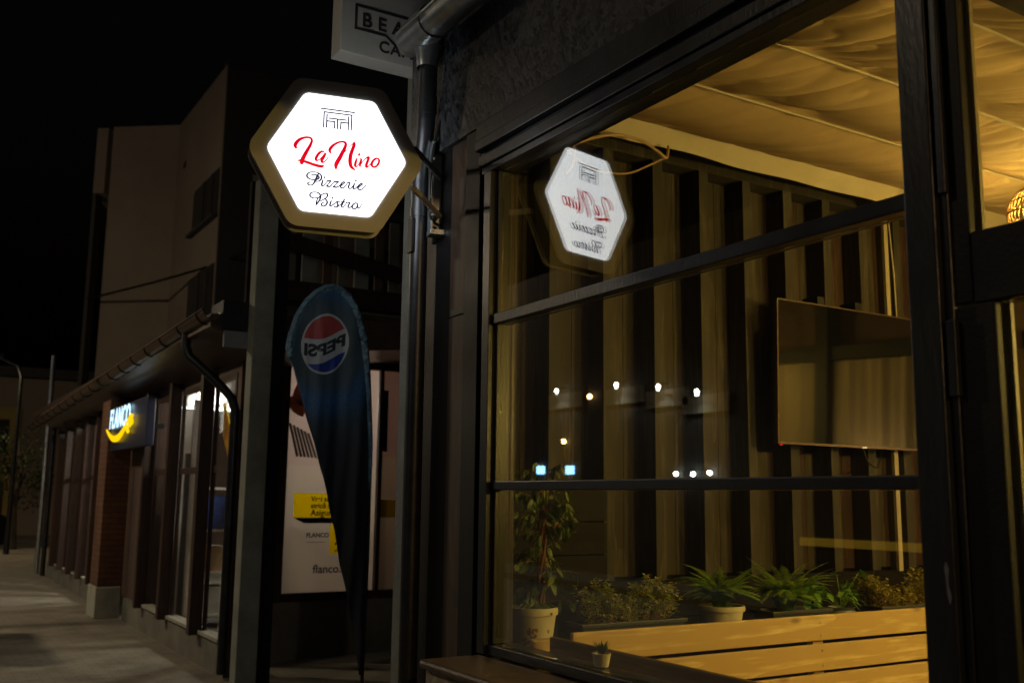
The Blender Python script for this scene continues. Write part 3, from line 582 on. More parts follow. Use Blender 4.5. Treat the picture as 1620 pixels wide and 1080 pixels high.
# ---------------------------------------------------------------- wall lamp behind the photographer: downlight cut off at its own height
wl = thing('wall_lamp', 'black shaded downlight on the terrace front', 'lamp', (1.55, -3.2, 3.2))
b = MB(); b.lathe([(.02, .16), (.05, .14), (.13, .0), (.125, .0), (.045, .13)], (1.45, -3.2, 3.2), 20, False); b.tube([(1.45, -3.2, 3.34), (1.45, -3.2, 3.42), (1.95, -3.2, 3.42)], .012); b.build('lamp_shade', 'black_plastic', wl, True)
lamp('bulb', 'SPOT', (1.45, -3.2, 3.17), 160, (1.0, .60, .25), .012, (0, 0, 0), R(178), .01, wl)

# ---------------------------------------------------------------- television on the stud wall
M['screen'], _t, _b = newmat('television_panel'); _b.inputs['Base Color'].default_value = (.004, .004, .005, 1); _b.inputs['Roughness'].default_value = .045; _b.inputs['Specular IOR Level'].default_value = .9
TV = thing('television', 'large switched off flat television hung on the stud wall', 'television', (4.75, 3.85, 2.4))
ti = R(1.6)
def tvp(x, y, z): return (x, 3.83-(z-2.0)*math.sin(ti)+y, z)
def tvbox(b, x0, y0, z0, x1, y1, z1):
    vs = [tvp(x, y, z) for x in (x0, x1) for y in (y0, y1) for z in (z0, z1)]
    return b.add(vs, [(0, 1, 3, 2), (4, 6, 7, 5), (0, 4, 5, 1), (2, 3, 7, 6), (0, 2, 6, 4), (1, 5, 7, 3)])
TX0, TX1, TZ0, TZ1 = 4.02, 5.42, 2.005, 2.795
tvbox(MB(), TX0, .004, TZ0, TX1, .04, TZ1).build('casing', 'black_plastic', TV)
tvbox(MB(), TX0+.008, .0, TZ0+.012, TX1-.008, .0035, TZ1-.006).build('screen', 'screen', TV)
b = MB(); tvbox(b, TX0, -.002, TZ0-.001, TX1, .01, TZ0+.011); tvbox(b, TX0-.002, -.002, TZ0, TX0+.0065, .02, TZ1); tvbox(b, TX0, -.002, TZ1-.005, TX1, .02, TZ1+.002); tvbox(b, TX1-.007, -.002, TZ0, TX1+.002, .02, TZ1)
b.build('screen_edge', 'brown_metal', TV)
b = MB(); tvbox(b, 4.69, -.003, TZ0-.004, 4.73, -.0025, TZ0+.006); b.build('badge', 'steel', TV)
boxes('wall_bracket', 'frame_dark', TV, [(4.40, 3.86, 2.2, 4.46, 3.975, 2.86), (4.72, 3.86, 2.2, 4.78, 3.975, 2.86)], .003)
boxes('standby_light', emis('standby_red', (1, .02, .01), 1.2), TV, [(4.03, 3.822, 1.996, 4.045, 3.83, 2.0)])
cable('television_lead', [(4.75, 3.87, 2.0), (4.8, 3.88, 1.93), (4.9, 3.9, 1.90), (4.97, 3.93, 1.95), (5.02, 3.95, 2.02)], .004, 'black_cable', 'thin black lead hanging in a loop under the television')

# tan cables under the ceiling
cable('ceiling_cable', [(2.45, 3.56, 3.27), (2.60, 3.57, 3.345), (2.75, 3.58, 3.395), (2.90, 3.58, 3.395), (3.0, 3.58, 3.36), (3.06, 3.59, 3.345), (3.1, 3.62, 3.42)], .008, 'rope', 'tan cable slung below the cream ceiling valance near the window corner')
cable('hanging_cable', [(3.08, 3.60, 3.36), (2.96, 3.61, 3.29), (2.85, 3.61, 3.235), (2.75, 3.61, 3.215), (2.62, 3.62, 3.22), (2.45, 3.62, 3.30)], .005, 'rope', 'thin tan cable hanging in a long loop behind the sign reflection')
cable('looped_cable', [(2.42, 3.5, 3.3), (2.45, 3.5, 3.23), (2.43, 3.5, 3.15), (2.40, 3.5, 3.12)], .008, 'rope', 'short tan cable end near the top left corner of the window')

# ---------------------------------------------------------------- slatted benches
def slat(name, m, par, x0, y0, z0, x1, y1, z1): return boxes(name, m, par, [(x0, y0, z0, x1, y1, z1)], .005)
b1 = thing('slatted_bench', 'pale pine slatted bench back facing the room in front of the plants', 'bench', (4.2, 3.1, .25))
for z0, z1 in ((1.076, 1.188), (.946, 1.062), (.82, .934), (.70, .808)): slat('back_slat', 'pine', b1, 2.275, 3.25+(1.19-z1)*-.06, z0, 6.2, 3.272+(1.19-z1)*-.06, z1)
for x in (3.62, 4.55, 5.6): slat('back_post', 'pine', b1, x, 3.274, .25, x+.07, 3.31, 1.18)
for x in (2.36, 4.55, 6.1): slat('leg', 'pine', b1, x, 2.72, .25, x+.07, 2.79, .66)
for y in (2.72, 2.88, 3.04): slat('seat_slat', 'pine', b1, 2.30, y, .665, 6.2, y+.14, .69)
for x in (3.645, 4.575, 5.625):
    for z in (1.155, 1.10, 1.035, .97):
        b = MB(); b.tube([(x, 3.2485 if z > 1.07 else 3.2405, z), (x, 3.246 if z > 1.07 else 3.238, z)], .0045, 8); b.build('screw', 'steel', b1)
b2 = thing('window_bench', 'pine bench along the window glass, shade put into its board colour', 'bench', (2.4, 2.2, .25))
slat('back_slat', 'pine_shaded', b2, 2.145, .9, 1.052, 2.168, 3.22, 1.186); slat('back_slat', 'pine_shaded', b2, 2.145, .9, .91, 2.168, 3.20, 1.036)
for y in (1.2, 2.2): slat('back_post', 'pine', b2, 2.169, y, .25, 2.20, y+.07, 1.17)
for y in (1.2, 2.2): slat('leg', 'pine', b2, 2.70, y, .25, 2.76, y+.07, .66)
for x in (2.32, 2.47, 2.62): slat('seat_slat', 'pine_shaded', b2, x, .9, .665, x+.14, 2.68, .69)
MB().prismX([(3.262, .3), (3.29, .3), (3.29, 1.172), (3.262, 1.168)], 2.10, 2.20).build('end_post', 'pine', b2, bevel=.003)
MB().prismX([(2.66, .3), (2.70, .3), (2.70, 1.10), (2.69, 1.125), (2.67, 1.125), (2.66, 1.10)], 2.098, 2.143).build('end_post', 'pine', b2, bevel=.003)
# inside sill with the small succulent, shelf for the plants
sh = thing('plant_shelf', 'dark plant shelf running behind the slatted bench', 'shelf', (4, 3.6, 0))
boxes('shelf_board', 'dark_board', sh, [(2.11, 3.42, 1.035, 6.3, 3.93, 1.06)], .003); boxes('shelf_front', 'dark_board', sh, [(2.13, 3.44, .26, 6.28, 3.46, 1.034)])
sl_ = boxes('inner_sill', 'ledge', T, [(2.06, -3.9, 1.135, 2.082, 3.37, 1.1495)], .003)

# ---------------------------------------------------------------- plants
def rv(s): return random.uniform(-s, s)
def round_pot(par, c, r0, r1, h, m='terracotta'):
    b = MB(); b.lathe([(r0*.9, 0), (r0, .005), (r1*.95, h*.80), (r1*.96, h*.83), (r1*1.04, h*.845), (r1*1.06, h*.9), (r1*1.04, h), (r1*.95, h), (r1*.9, h*.85), (r1*.86, h*.8)], c, 40, False)
    o = b.build('pot', m, par, True)
    b = MB(); b.lathe([(.001, h*.80), (r1*.5, h*.82), (r1*.9, h*.80)], c, 24, False); b.build('soil', 'soil', par, True); return o
def trough(par, x0, x1, y0, y1, z0, z1, m='planter'):
    b = MB(); i = .012
    vs = []
    for (z, e) in ((z0, .018), (z1-.018, .002), (z1-.018, -.008), (z1, -.010), (z1, .012), (z1-.03, .014)):
        vs += [(x0+e, y0+e, z), (x1-e, y0+e, z), (x1-e, y1-e, z), (x0+e, y1-e, z)]
    fs = [(3, 2, 1, 0)]+[(k*4+a, k*4+(a+1) % 4, k*4+4+(a+1) % 4, k*4+4+a) for k in range(5) for a in range(4)]
    b.add(vs, fs); b.build('trough', m, par, bevel=.003)
    boxes('soil', 'soil', par, [(x0+.02, y0+.02, z1-.05, x1-.02, y1-.02, z1-.028)])
# 1 weeping fig
c = (2.315, 3.6, 1.062)
pf = thing('potted_fig', 'tall weeping fig in a cream flower-printed pot, leftmost of the plants', 'plant', c, 'plants behind the window')
round_pot(pf, c, .076, .101, .19)
b = MB(); lf = MB(); ly = MB(); random.seed(11)
stems = []
for k in range(4):
    ph = k*1.7; pts = []
    for i in range(15):
        t = i/14; z = c[2]+.15+t*.60; pts.append((c[0]+.035+.014*math.cos(ph+t*7)+.02*t, c[1]+.014*math.sin(ph+t*7), z))
    b.tube(pts, [.0075*(1-.45*i/14) for i in range(15)], 8)
    stems.append(pts)
for k in range(66):
    st = stems[k % 4]; i = random.randint(1, 14); p = Vector(st[i]); a = random.uniform(0, 6.28); rr = random.uniform(.07, .19)*(1 if i > 4 else .85)
    d = Vector((math.cos(a), math.sin(a)*.75, random.uniform(.15, .8))).normalized(); pts = []
    for j in range(6):
        t = j/5; pts.append(p+d*(rr*t)+Vector((0, 0, -.30*rr*t*t)))
    b.tube(pts, [.0022*(1-.6*j/5) for j in range(6)], 5)
    for j in range(1, 6):
        for q in range(2 if i > 7 else 1):
            if random.random() < .92:
                pp = Vector(pts[j])+Vector((rv(.01), rv(.01), rv(.01))); dd = Vector((d.x*.5+rv(.7), d.y*.5+rv(.6), random.uniform(-1.4, -.2)))
                L_ = random.uniform(.034, .052); lf.leaf(pp, dd, (rv(1), rv(1), rv(.4)), L_, L_*random.uniform(.48, .62), .15, 4)
ly.leaf((2.40, 3.55, 1.60), (.1, 0, -1), (0, 1, .2), .055, .030, .1, 4); ly.leaf((2.375, 3.56, 1.80), (.2, 0, -.7), (0, 1, .2), .04, .022, .1, 4)
b.build('stem', 'bark', pf, True); lf.build('foliage', 'fig', pf, True); ly.build('yellow_leaf', 'fig_yellow', pf, True)
# printed flowers on the pot
random.seed(3); fb = MB(); gb = MB()
def onpot(a, z):
    t = (z-.005)/(.19*.8); r = .076+(.101*.95-.076)*t+.0012; return (c[0]+r*math.cos(a), c[1]+r*math.sin(a), c[2]+z)
for (ac, zc, n, s_) in ((-2.15, .085, 26, .026), (-2.05, .045, 14, .022), (-2.4, .06, 10, .02)):
    for k in range(n):
        a = ac+rv(.22); z = zc+rv(s_); tgt = fb if k % 3 else gb; rr = random.uniform(.004, .008)
        pts = [onpot(a+math.cos(q)*rr/.1, max(.012, z+math.sin(q)*rr)) for q in [x_*math.pi/3 for x_ in range(6)]]; tgt.add(pts, [tuple(range(6))])
for k in range(6):
    a = -1.35+rv(.06); z = .10+rv(.008); pts = [onpot(a+math.cos(q)*.05, z+math.sin(q)*.005) for q in [x_*math.pi/2 for x_ in range(4)]]; gb.add(pts, [tuple(range(4))])
fb.build('printed_flower', mat('faded_rose_print', (.32, .12, .10), .5, 0, .3, 90), pf); gb.build('printed_leaf', mat('faded_leaf_print', (.24, .20, .09), .5, 0, .3, 90), pf)
# 2 variegated shrub in long trough
def shrub(par, x0, x1, yc, z0, hh, nst, m, leaf=.016, seed=1, prof=None):
    random.seed(seed); lf = MB(); st = MB()
    for k in range(nst):
        x = random.uniform(x0, x1); t = (x-x0)/(x1-x0); h = hh*(prof(t) if prof else 1)*random.uniform(.6, 1.08); y = yc+rv(.035)
        tip = Vector((x+rv(.04), y+rv(.05), z0+h)); base = Vector((x*.85+(x0+x1)*.075, y, z0)); mid = (tip+base)/2+Vector((rv(.012), rv(.012), .01))
        pts = [base, mid, tip]; st.tube(pts, [.0022, .0018, .001], 5)
        for q in range(int(h/.006)):
            s_ = random.random()**.6; p = (base*(1-s_)+tip*s_) if s_ > .5 else (base+(mid-base)*s_*2)
            p = p+Vector((rv(.018), rv(.018), rv(.012))); a = random.uniform(0, 6.28)
            lf.leaf(p, (math.cos(a), math.sin(a), random.uniform(-.1, 1.0)), (0, 0, 1), leaf*random.uniform(.6, 1.1), leaf*.62, .2, 2)
    st.build('stem', 'bark', par, True); lf.build('foliage', m, par, True)
p2 = thing('planter_shrub', 'low variegated shrub in a long dark trough beside the fig', 'plant', (2.8, 3.55, 1.06), 'plants behind the window')
trough(p2, 2.50, 3.06, 3.5, 3.62, 1.062, 1.18)
shrub(p2, 2.54, 3.03, 3.56, 1.16, .185, 170, 'varieg', .024, 5, lambda t: .75+.35*math.sin(t*9+.8)*math.sin(t*3.1)+.1)
# ferns
def frond(lf, st, base, az, L, arch, pw):
    pts = []; n = 16; d = Vector((math.cos(az), math.sin(az), 0))
    for i in range(n+1):
        t = i/n; pts.append(base+d*(L*(.35*t+.65*t*t)*.72)+Vector((0, 0, L*(1.15*t-arch*t*t))))
    st.tube(pts, [.0016*(1-.7*i/n) for i in range(n+1)], 4, False)
    for i in range(2, n*3):
        t = i/(n*3); k = t*n; a = int(k); p = pts[a].lerp(pts[min(a+1, n)], k-a); tg = (pts[min(a+1, n)]-pts[max(a-1, 0)]).normalized()
        sd = tg.cross(Vector((0, 0, 1))); sd = sd.normalized() if sd.length > .05 else Vector((1, 0, 0)); wl_ = pw*math.sin(math.pi*min(1, t*.95+.08))**.7*random.uniform(.8, 1.1)
        for s_ in (-1, 1): lf.leaf(p, sd*s_+tg*.35+Vector((0, 0, rv(.1))), (0, 0, 1), wl_, .0085, .25, 2)
def fern(par, c, n, L, seed, m='fern', pw=.024, up=1.0):
    random.seed(seed); lf = MB(); st = MB()
    for k in range(n):
        az = random.uniform(0, 6.28); frond(lf, st, Vector(c)+Vector((rv(.03), rv(.02), 0)), az, L*random.uniform(.6, 1.1), random.uniform(.35, 1.0)*up, pw)
    st.build('stem', 'fern', par, True); lf.build('foliage', m, par, True)
p3 = thing('potted_fern', 'sword fern in a round cream pot, fronds arching over the bench', 'plant', (3.37, 3.6, 1.06), 'plants behind the window')
round_pot(p3, (3.37, 3.6, 1.062), .08, .106, .15); fern(p3, (3.37, 3.6, 1.19), 52, .29, 21, pw=.034)
p4 = thing('planter_fern', 'bushy fern in a dark trough, right of the round-potted fern', 'plant', (3.85, 3.6, 1.06), 'plants behind the window')
trough(p4, 3.64, 4.04, 3.53, 3.67, 1.062, 1.175); fern(p4, (3.80, 3.6, 1.16), 58, .31, 33, pw=.034); 
random.seed(9); lf = MB()
for k in range(34):
    a = random.uniform(0, 6.28); p = Vector((3.97+rv(.07), 3.56+rv(.04), 1.18+random.uniform(0, .11)))
    lf.leaf(p, (math.cos(a), math.sin(a), rv(.5)), (0, 0, 1), random.uniform(.04, .065), .035, .4, 4)
lf.build('broad_leaf', 'ivy', p4, True)
p5 = thing('jar_plant', 'small broad-leaved plant in a glass jar between fern and brown shrub', 'plant', (4.2, 3.6, 1.06), 'plants behind the window')
b = MB(); b.lathe([(.05, 0), (.075, .02), (.082, .05), (.07, .085), (.062, .09), (.068, .105), (.062, .105)], (4.2, 3.6, 1.062), 24, False); b.build('jar', 'steel', p5, True)
random.seed(14); lf = MB(); st = MB()
for k in range(15):
    a = random.uniform(0, 6.28); r_ = random.uniform(.04, .2); h = random.uniform(.05, .19); q = Vector((4.2, 3.6, 1.15)); e = q+Vector((math.cos(a)*r_, math.sin(a)*r_*.6, h))
    st.tube([q, q.lerp(e, .5)+Vector((0, 0, .02)), e], .0018, 4)
    for j in range(3): lf.leaf(e+Vector((rv(.02), rv(.02), rv(.02))), (math.cos(a)+rv(.8), math.sin(a)+rv(.8), rv(.5)), (0, 0, 1), random.uniform(.04, .06), .032, .4, 4)
st.build('stem', 'ivy', p5, True); lf.build('foliage', 'ivy', p5, True)
p6 = thing('planter_stonecrop', 'brownish small-leaved shrub in a dark trough, rightmost of the plants', 'plant', (4.7, 3.6, 1.06), 'plants behind the window')
trough(p6, 4.44, 5.04, 3.54, 3.66, 1.062, 1.16); shrub(p6, 4.42, 5.05, 3.6, 1.14, .19, 130, 'dryleaf', .024, 8, lambda t: .7+.35*math.sin(t*8+2))
p7 = thing('potted_succulent', 'tiny spiky succulent in a small yellow cup on the window sill before the dark board', 'plant', (2.047, 2.76, 1.15))
p7['category'] = 'plant'
b = MB(); b.lathe([(.020, 0), (.024, .003), (.031, .04), (.033, .045), (.028, .045)], (2.047, 2.76, 1.150), 20, False); b.build('pot', 'terracotta', p7, True)
lf = MB(); random.seed(2)
for k in range(26):
    a = k*2.4; lf.leaf((2.047+.006*math.cos(a), 2.76+.006*math.sin(a), 1.19), (math.cos(a)*.5, math.sin(a)*.5, 1-.02*k), (0, 0, 1), .045-.0006*k, .009, -.1, 3)
lf.build('foliage', 'succ', p7, True)

# ---------------------------------------------------------------- wicker pendant lamps
def pendant(c, r, energy, label):
    t = thing('pendant_lamp', label, 'lamp', c, 'wicker pendant lamps'); b = MB()
    for k in range(18):
        a = math.pi*k/18; b.tube([(c[0]+r*math.sin(q)*math.cos(a), c[1]+r*math.sin(q)*math.sin(a), c[2]+r*math.cos(q)) for q in [2*math.pi*j/28 for j in range(29)]], .0035, 5, False)
    for z in (-.75, -.4, 0, .4, .75):
        rr = r*math.sqrt(1-z*z); b.tube([(c[0]+rr*math.cos(q), c[1]+rr*math.sin(q), c[2]+r*z) for q in [2*math.pi*j/28 for j in range(29)]], .004, 5, False)
    b.build('lamp_shade', 'wicker', t, True)
    b = MB(); b.tube([(c[0], c[1], c[2]+r*.4), (c[0], c[1], 3.49)], .003, 6); b.build('lamp_cord', 'black_cable', t)
    b = MB(); b.sphere(c, .03, 10); b.build('bulb', emis('warm_bulb', (1, .55, .18), 30), t, True)
    lamp('bulb_light', 'POINT', c, energy, (1.0, .68, .15), .04, parent=t); return t
pendant((5.02, 2.9, 3.22), .15, 40, 'wicker ball pendant lamp seen through the door pane')
pendant((4.9, .9, 2.35), .15, 520, 'wicker ball pendant lamp over the middle of the room')
pendant((5.9, 1.2, 2.75), .15, 90, 'wicker ball pendant lamp near the curtained wall')
pendant((4.3, -.4, 2.4), .15, 460, 'wicker ball pendant lamp nearest the photographer, inside the room')
tl = thing('table_lamp', 'small warm table lamp by the curtained wall', 'lamp', (6.15, 2.6, 1.6))
b = MB(); b.lathe([(.05, 0), (.05, .02), (.012, .03), (.012, .2)], (6.2, 2.5, 1.6), 16); b.build('stand', 'steel', tl, True)
b = MB(); b.sphere((6.2, 2.5, 1.86), .03, 10); b.build('bulb', emis('amber_bulb', (1, .6, .2), 40), tl, True); lamp('bulb_light', 'POINT', (6.2, 2.5, 1.86), 22, (1, .66, .28), .05, parent=tl)

# ---------------------------------------------------------------- teardrop flag
FY = 6.0
Fg = thing('teardrop_flag', 'tall dark blue teardrop advertising flag with a mirrored round cola logo', 'flag', (2.6, FY, 0))
edgeL = [(3.045, 2.30), (3.035, 2.24), (2.99, 2.17), (2.92, 2.105), (2.82, 2.05), (2.70, 2.012), (2.60, 1.996), (2.545, 2.012), (2.50, 2.045), (2.35, 2.10), (2.25, 2.135), (2.05, 2.20), (1.80, 2.285), (1.50, 2.375), (1.20, 2.455), (.90, 2.52), (.60, 2.562)]
edgeR = [(3.045, 2.30), (3.03, 2.36), (2.99, 2.415), (2.92, 2.462), (2.82, 2.505), (2.70, 2.54), (2.55, 2.568), (2.35, 2.592), (2.05, 2.612), (1.7, 2.620), (1.3, 2.618), (.9, 2.606), (.60, 2.594)]
def ev(E_, z):
    for (z0, x0), (z1, x1) in zip(E_, E_[1:]):
        if z1 <= z <= z0: t = (z0-z)/(z0-z1+1e-9); return x0+(x1-x0)*t
    return E_[-1][1]
def fold(x, z):
    t = (3.045-z)/2.4
    return .024*math.sin(x*26+z*1.3)*min(1, t*1.6)+.014*math.sin(x*61-z*2.1)*t+.010*noise.noise(Vector((x*9, z*2.2, 1)))+.006*noise.noise(Vector((x*24, z*7, 4)))+.02*math.sin(z*1.7)+.006*math.sin(z*9+x*7)
def flagmat():
    mt, t, b = newmat('printed_flag_cloth'); N = t.nodes; L = t.links
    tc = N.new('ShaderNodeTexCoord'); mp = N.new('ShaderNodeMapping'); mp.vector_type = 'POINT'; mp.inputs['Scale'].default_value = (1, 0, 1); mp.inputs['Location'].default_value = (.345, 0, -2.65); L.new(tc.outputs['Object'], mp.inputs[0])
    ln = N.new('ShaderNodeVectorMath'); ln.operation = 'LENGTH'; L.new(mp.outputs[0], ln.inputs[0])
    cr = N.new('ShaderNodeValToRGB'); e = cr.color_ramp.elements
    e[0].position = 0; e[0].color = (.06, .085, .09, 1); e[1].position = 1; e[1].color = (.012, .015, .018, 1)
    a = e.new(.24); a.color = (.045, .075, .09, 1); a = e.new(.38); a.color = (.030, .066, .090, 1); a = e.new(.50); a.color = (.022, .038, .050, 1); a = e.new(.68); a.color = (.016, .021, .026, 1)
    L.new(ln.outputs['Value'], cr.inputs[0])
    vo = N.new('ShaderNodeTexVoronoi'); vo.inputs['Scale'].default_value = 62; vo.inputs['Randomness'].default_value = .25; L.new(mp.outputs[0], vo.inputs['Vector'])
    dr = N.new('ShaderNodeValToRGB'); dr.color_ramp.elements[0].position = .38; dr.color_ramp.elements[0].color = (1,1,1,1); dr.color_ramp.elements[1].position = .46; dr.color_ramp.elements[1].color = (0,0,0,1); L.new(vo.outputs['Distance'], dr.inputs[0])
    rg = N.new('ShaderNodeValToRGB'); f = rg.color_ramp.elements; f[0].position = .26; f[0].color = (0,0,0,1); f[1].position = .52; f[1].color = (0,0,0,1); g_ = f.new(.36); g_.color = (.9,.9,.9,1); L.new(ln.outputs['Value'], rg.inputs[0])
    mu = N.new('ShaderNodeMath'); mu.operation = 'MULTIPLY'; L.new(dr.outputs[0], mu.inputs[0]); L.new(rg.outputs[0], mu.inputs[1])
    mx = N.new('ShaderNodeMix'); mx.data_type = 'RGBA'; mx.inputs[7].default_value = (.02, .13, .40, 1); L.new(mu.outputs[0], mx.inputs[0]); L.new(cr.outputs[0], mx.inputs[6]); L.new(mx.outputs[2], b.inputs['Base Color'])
    b.inputs['Roughness'].default_value = .62
    nz = N.new('ShaderNodeTexNoise'); nz.inputs['Scale'].default_value = 400; bp = N.new('ShaderNodeBump'); bp.inputs['Strength'].default_value = .2; bp.inputs['Distance'].default_value = .002; L.new(nz.outputs[0], bp.inputs['Height']); L.new(bp.outputs[0], b.inputs['Normal'])
    return mt
b = MB(); rows, cols = 110, 26; vs = []
for j in range(rows+1):
    z = 3.043-(3.043-.60)*(j/rows)**1.0; xl, xr = ev(edgeL, z), ev(edgeR, z)
    for i in range(cols+1): x = xl+(xr-xl)*i/cols; vs.append((x, FY+fold(x, z), z))
b.add(vs, [(j*(cols+1)+i, j*(cols+1)+i+1, (j+1)*(cols+1)+i+1, (j+1)*(cols+1)+i) for j in range(rows) for i in range(cols)])
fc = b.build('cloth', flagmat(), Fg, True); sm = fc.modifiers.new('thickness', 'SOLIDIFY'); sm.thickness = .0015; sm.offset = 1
# hem sleeve with stitched puckers, round the top and down the pole side
hem = MB(); path = []
for z, x in edgeL[::-1]:
    if z >= 2.54: path.append((x, z))
for z, x in edgeR[1:]:
    if z > 1.6: path.append((x, z))
fine = []
for (a, c_) in zip(path, path[1:]):
    n = max(1, int(math.hypot(c_[0]-a[0], c_[1]-a[1])/.012))
    for k in range(n): fine.append((a[0]+(c_[0]-a[0])*k/n, a[1]+(c_[1]-a[1])*k/n))
fine.append(path[-1]); vs = []; n = len(fine)
for i, (x, z) in enumerate(fine):
    t = Vector((fine[min(i+1, n-1)][0]-fine[max(i-1, 0)][0], fine[min(i+1, n-1)][1]-fine[max(i-1, 0)][1])).normalized(); nn = Vector((t.y, -t.x))  # inward
    s_ = i/n; wd = .046*(1 if s_ < .55 else max(.45, 1-(s_-.55)*1.3)); pk = .012*noise.noise(Vector((s_*75, 3, 0)))+(.016 if (i % 6 == 0 and s_ < .6) else 0)
    for (u_, dy) in ((-.004, 0), (.35*wd, -.020-pk), (.7*wd, -.016+pk), (wd, -.005)):
        q = (x+nn.x*u_, z+nn.y*u_); vs.append((q[0], FY+fold(q[0], q[1])+dy, q[1]))
hem.add(vs, [(i*4+k, i*4+k+1, i*4+4+k+1, i*4+4+k) for i in range(n-1) for k in range(3)])
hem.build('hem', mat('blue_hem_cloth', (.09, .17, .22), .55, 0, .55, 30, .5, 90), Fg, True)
LC = Vector((2.256, 2.652)); LRx, LRz = .160, .196; tl_ = R(-14)
def lg(u_, v_, dy): # logo coordinates (mirrored and tilted as seen through the cloth)
    x = LC.x+u_*LRx*.98+v_*.015; z = LC.y+v_*LRz; return (x, FY+fold(x, z)-dy, z)
def disc(name, m, inside, dy, n=48, k=26):
    b = MB(); vs = []; fs = []; idx = {}
    for i in range(n+1):
        for j in range(n+1):
            u_, v_ = -1+2*i/n, -1+2*j/n; idx[(i, j)] = (u_, v_)
    for i in range(n):
        for j in range(n):
            cu, cv = -1+2*(i+.5)/n, -1+2*(j+.5)/n
            if inside(cu, cv):
                o_ = len(vs); vs += [lg(*idx[q], dy) for q in ((i, j), (i+1, j), (i+1, j+1), (i, j+1))]; fs.append((o_, o_+1, o_+2, o_+3))
    b.add(vs, fs); return b.build(name, m, Fg)
def band(name, m, lo, hi, r_, dy, n=64):
    b = MB(); vs = []; fs = []
    for i in range(n+1):
        u_ = -r_+2*r_*i/n; lim = math.sqrt(max(0, r_*r_-u_*u_)); a_, c_ = max(-lim, min(lim, lo(u_))), max(-lim, min(lim, hi(u_)))
        for q in range(9): vs.append(lg(u_, a_+(c_-a_)*q/8, dy))
    fs = [(i*9+q, i*9+q+1, (i+1)*9+q+1, (i+1)*9+q) for i in range(n) for q in range(8)]
    b.add(vs, fs); return b.build(name, m, Fg)
lwhite = mat('logo_white', (.44, .47, .46), .6, 0, .04, 4); lred = mat('logo_red', (.36, .05, .045), .6, 0, .04, 4); lblue = mat('logo_blue', (.015, .045, .26), .6, 0, .04, 4)
band('logo_disc', lwhite, lambda u_: -9, lambda u_: 9, 1.0, .0022)
wav = lambda u_: .25*u_+.10*math.sin(u_*3.0-1.2)
band('logo_red', lred, lambda u_: wav(u_)+.30, lambda u_: 9, .93, .0032)
band('logo_blue', lblue, lambda u_: -9, lambda u_: wav(u_)-.52, .93, .0032)
# mirrored lettering, following the cloth
t_o = textobj('lettering', 'PEPSI', .100, mat('logo_letter', (.012, .018, .022), .6), Fg, (0, 0, 0), (1, 0, 0), bold=.0075, space=1.02) if False else None
M['logo_letter'] = mat('logo_letter', (.012, .018, .022), .6)
t_o = textobj('lettering', 'PEPSI', .112, 'logo_letter', Fg, (0, 0, 0), (1, 0, 0), bold=.005, space=1.0)
off = OFF[Fg.name]; xs_ = [v.co.x+off.x for v in t_o.data.vertices]; wtxt = max(xs_)
for v in t_o.data.vertices:
    x0_ = v.co.x+off.x; z0_ = v.co.z+off.z; y0_ = v.co.y+off.y
    u_ = -(x0_/wtxt-.5)*1.72; x = LC.x+u_*LRx; z = LC.y+z0_*.93-.062+wav(u_)*LRz*.95+.012
    v.co = Vector((x, FY+fold(x, z)-.0048+y0_*.3, z))-off
t_o.data.flip_normals()
b = MB(); pp = [(2.592, FY+.012, .02), (2.60, FY+.012, .6), (2.614, FY+fold(2.61, 1.3)+.006, 1.3), (2.606, FY+fold(2.6, 2.05)+.004, 2.05)]
pp += [(x, FY+fold(x, z)+.003, z-.006) for z, x in edgeR[::-1] if z > 2.1][0:]
b.tube(pp, [.012]*4+[.008]*(len(pp)-4), 8); b.build('pole', 'black_plastic', Fg, True)
b = MB(); b.box(2.30, FY-.02, .002, 2.90, FY+.03, .03).box(2.57, FY-.30, .031, 2.62, FY+.32, .055).tube([(2.592, FY+.012, .02), (2.592, FY+.012, .3)], .02, 12); b.build('base', 'zinc_dark', Fg)

# ---------------------------------------------------------------- electrical goods shop
FX = 2.8
Fl = thing('corner_shop', 'low brown shop building with tall windows and a deep gutter along the pavement', 'building', (FX, 9.3, 0))
boxes('plinth', 'wall_grey', Fl, [(2.77, 9.66, 0, 2.95, 14.60, .30), (2.77, 15.2, 0, 2.95, 22.6, .30), (3.0, 10.44, 0, 8.5, 10.62, .58)])
boxes('wall', 'wall_brown', Fl, [(2.80, 13.35, .302, 2.98, 16.8, 2.95), (2.80, 22.0, .302, 2.98, 22.7, 2.95), (2.80, 9.66, 2.90, 2.98, 22.7, 3.45), (2.80, 9.66, .302, 2.98, 9.78, 2.90)])
boxes('side_wall', 'wall_brown', Fl, [(3.0, 10.46, 3.12, 8.5, 10.60, 3.60), (5.35, 10.46, .583, 8.5, 10.60, 3.11)])
boxes('back_wall', 'wall_brown', Fl, [(8.4, 10.7, 0, 8.5, 22.7, 3.5), (2.9, 22.7, 0, 8.5, 22.8, 3.5)])
boxes('shop_floor', 'wall_grey', Fl, [(2.96, 10.63, .0, 8.39, 22.69, .12)])
boxes('ceiling', 'white_paint', Fl, [(2.99, 10.63, 3.2, 8.39, 22.69, 3.25)])
boxes('pier', 'brick', Fl, [(2.48, 14.9, .42, 2.798, 15.5, 3.0)], .004); boxes('pier_base', 'plinth', Fl, [(2.46, 14.88, 0, 2.79, 15.52, .42)], .01)
for y in (10.57, 12.0, 13.3, 17.0, 18.1, 19.2, 20.3, 21.4):
    boxes('window_fin', 'fin', Fl, [(2.66, y, .285, 2.79, y+.11, 2.98)], .004)
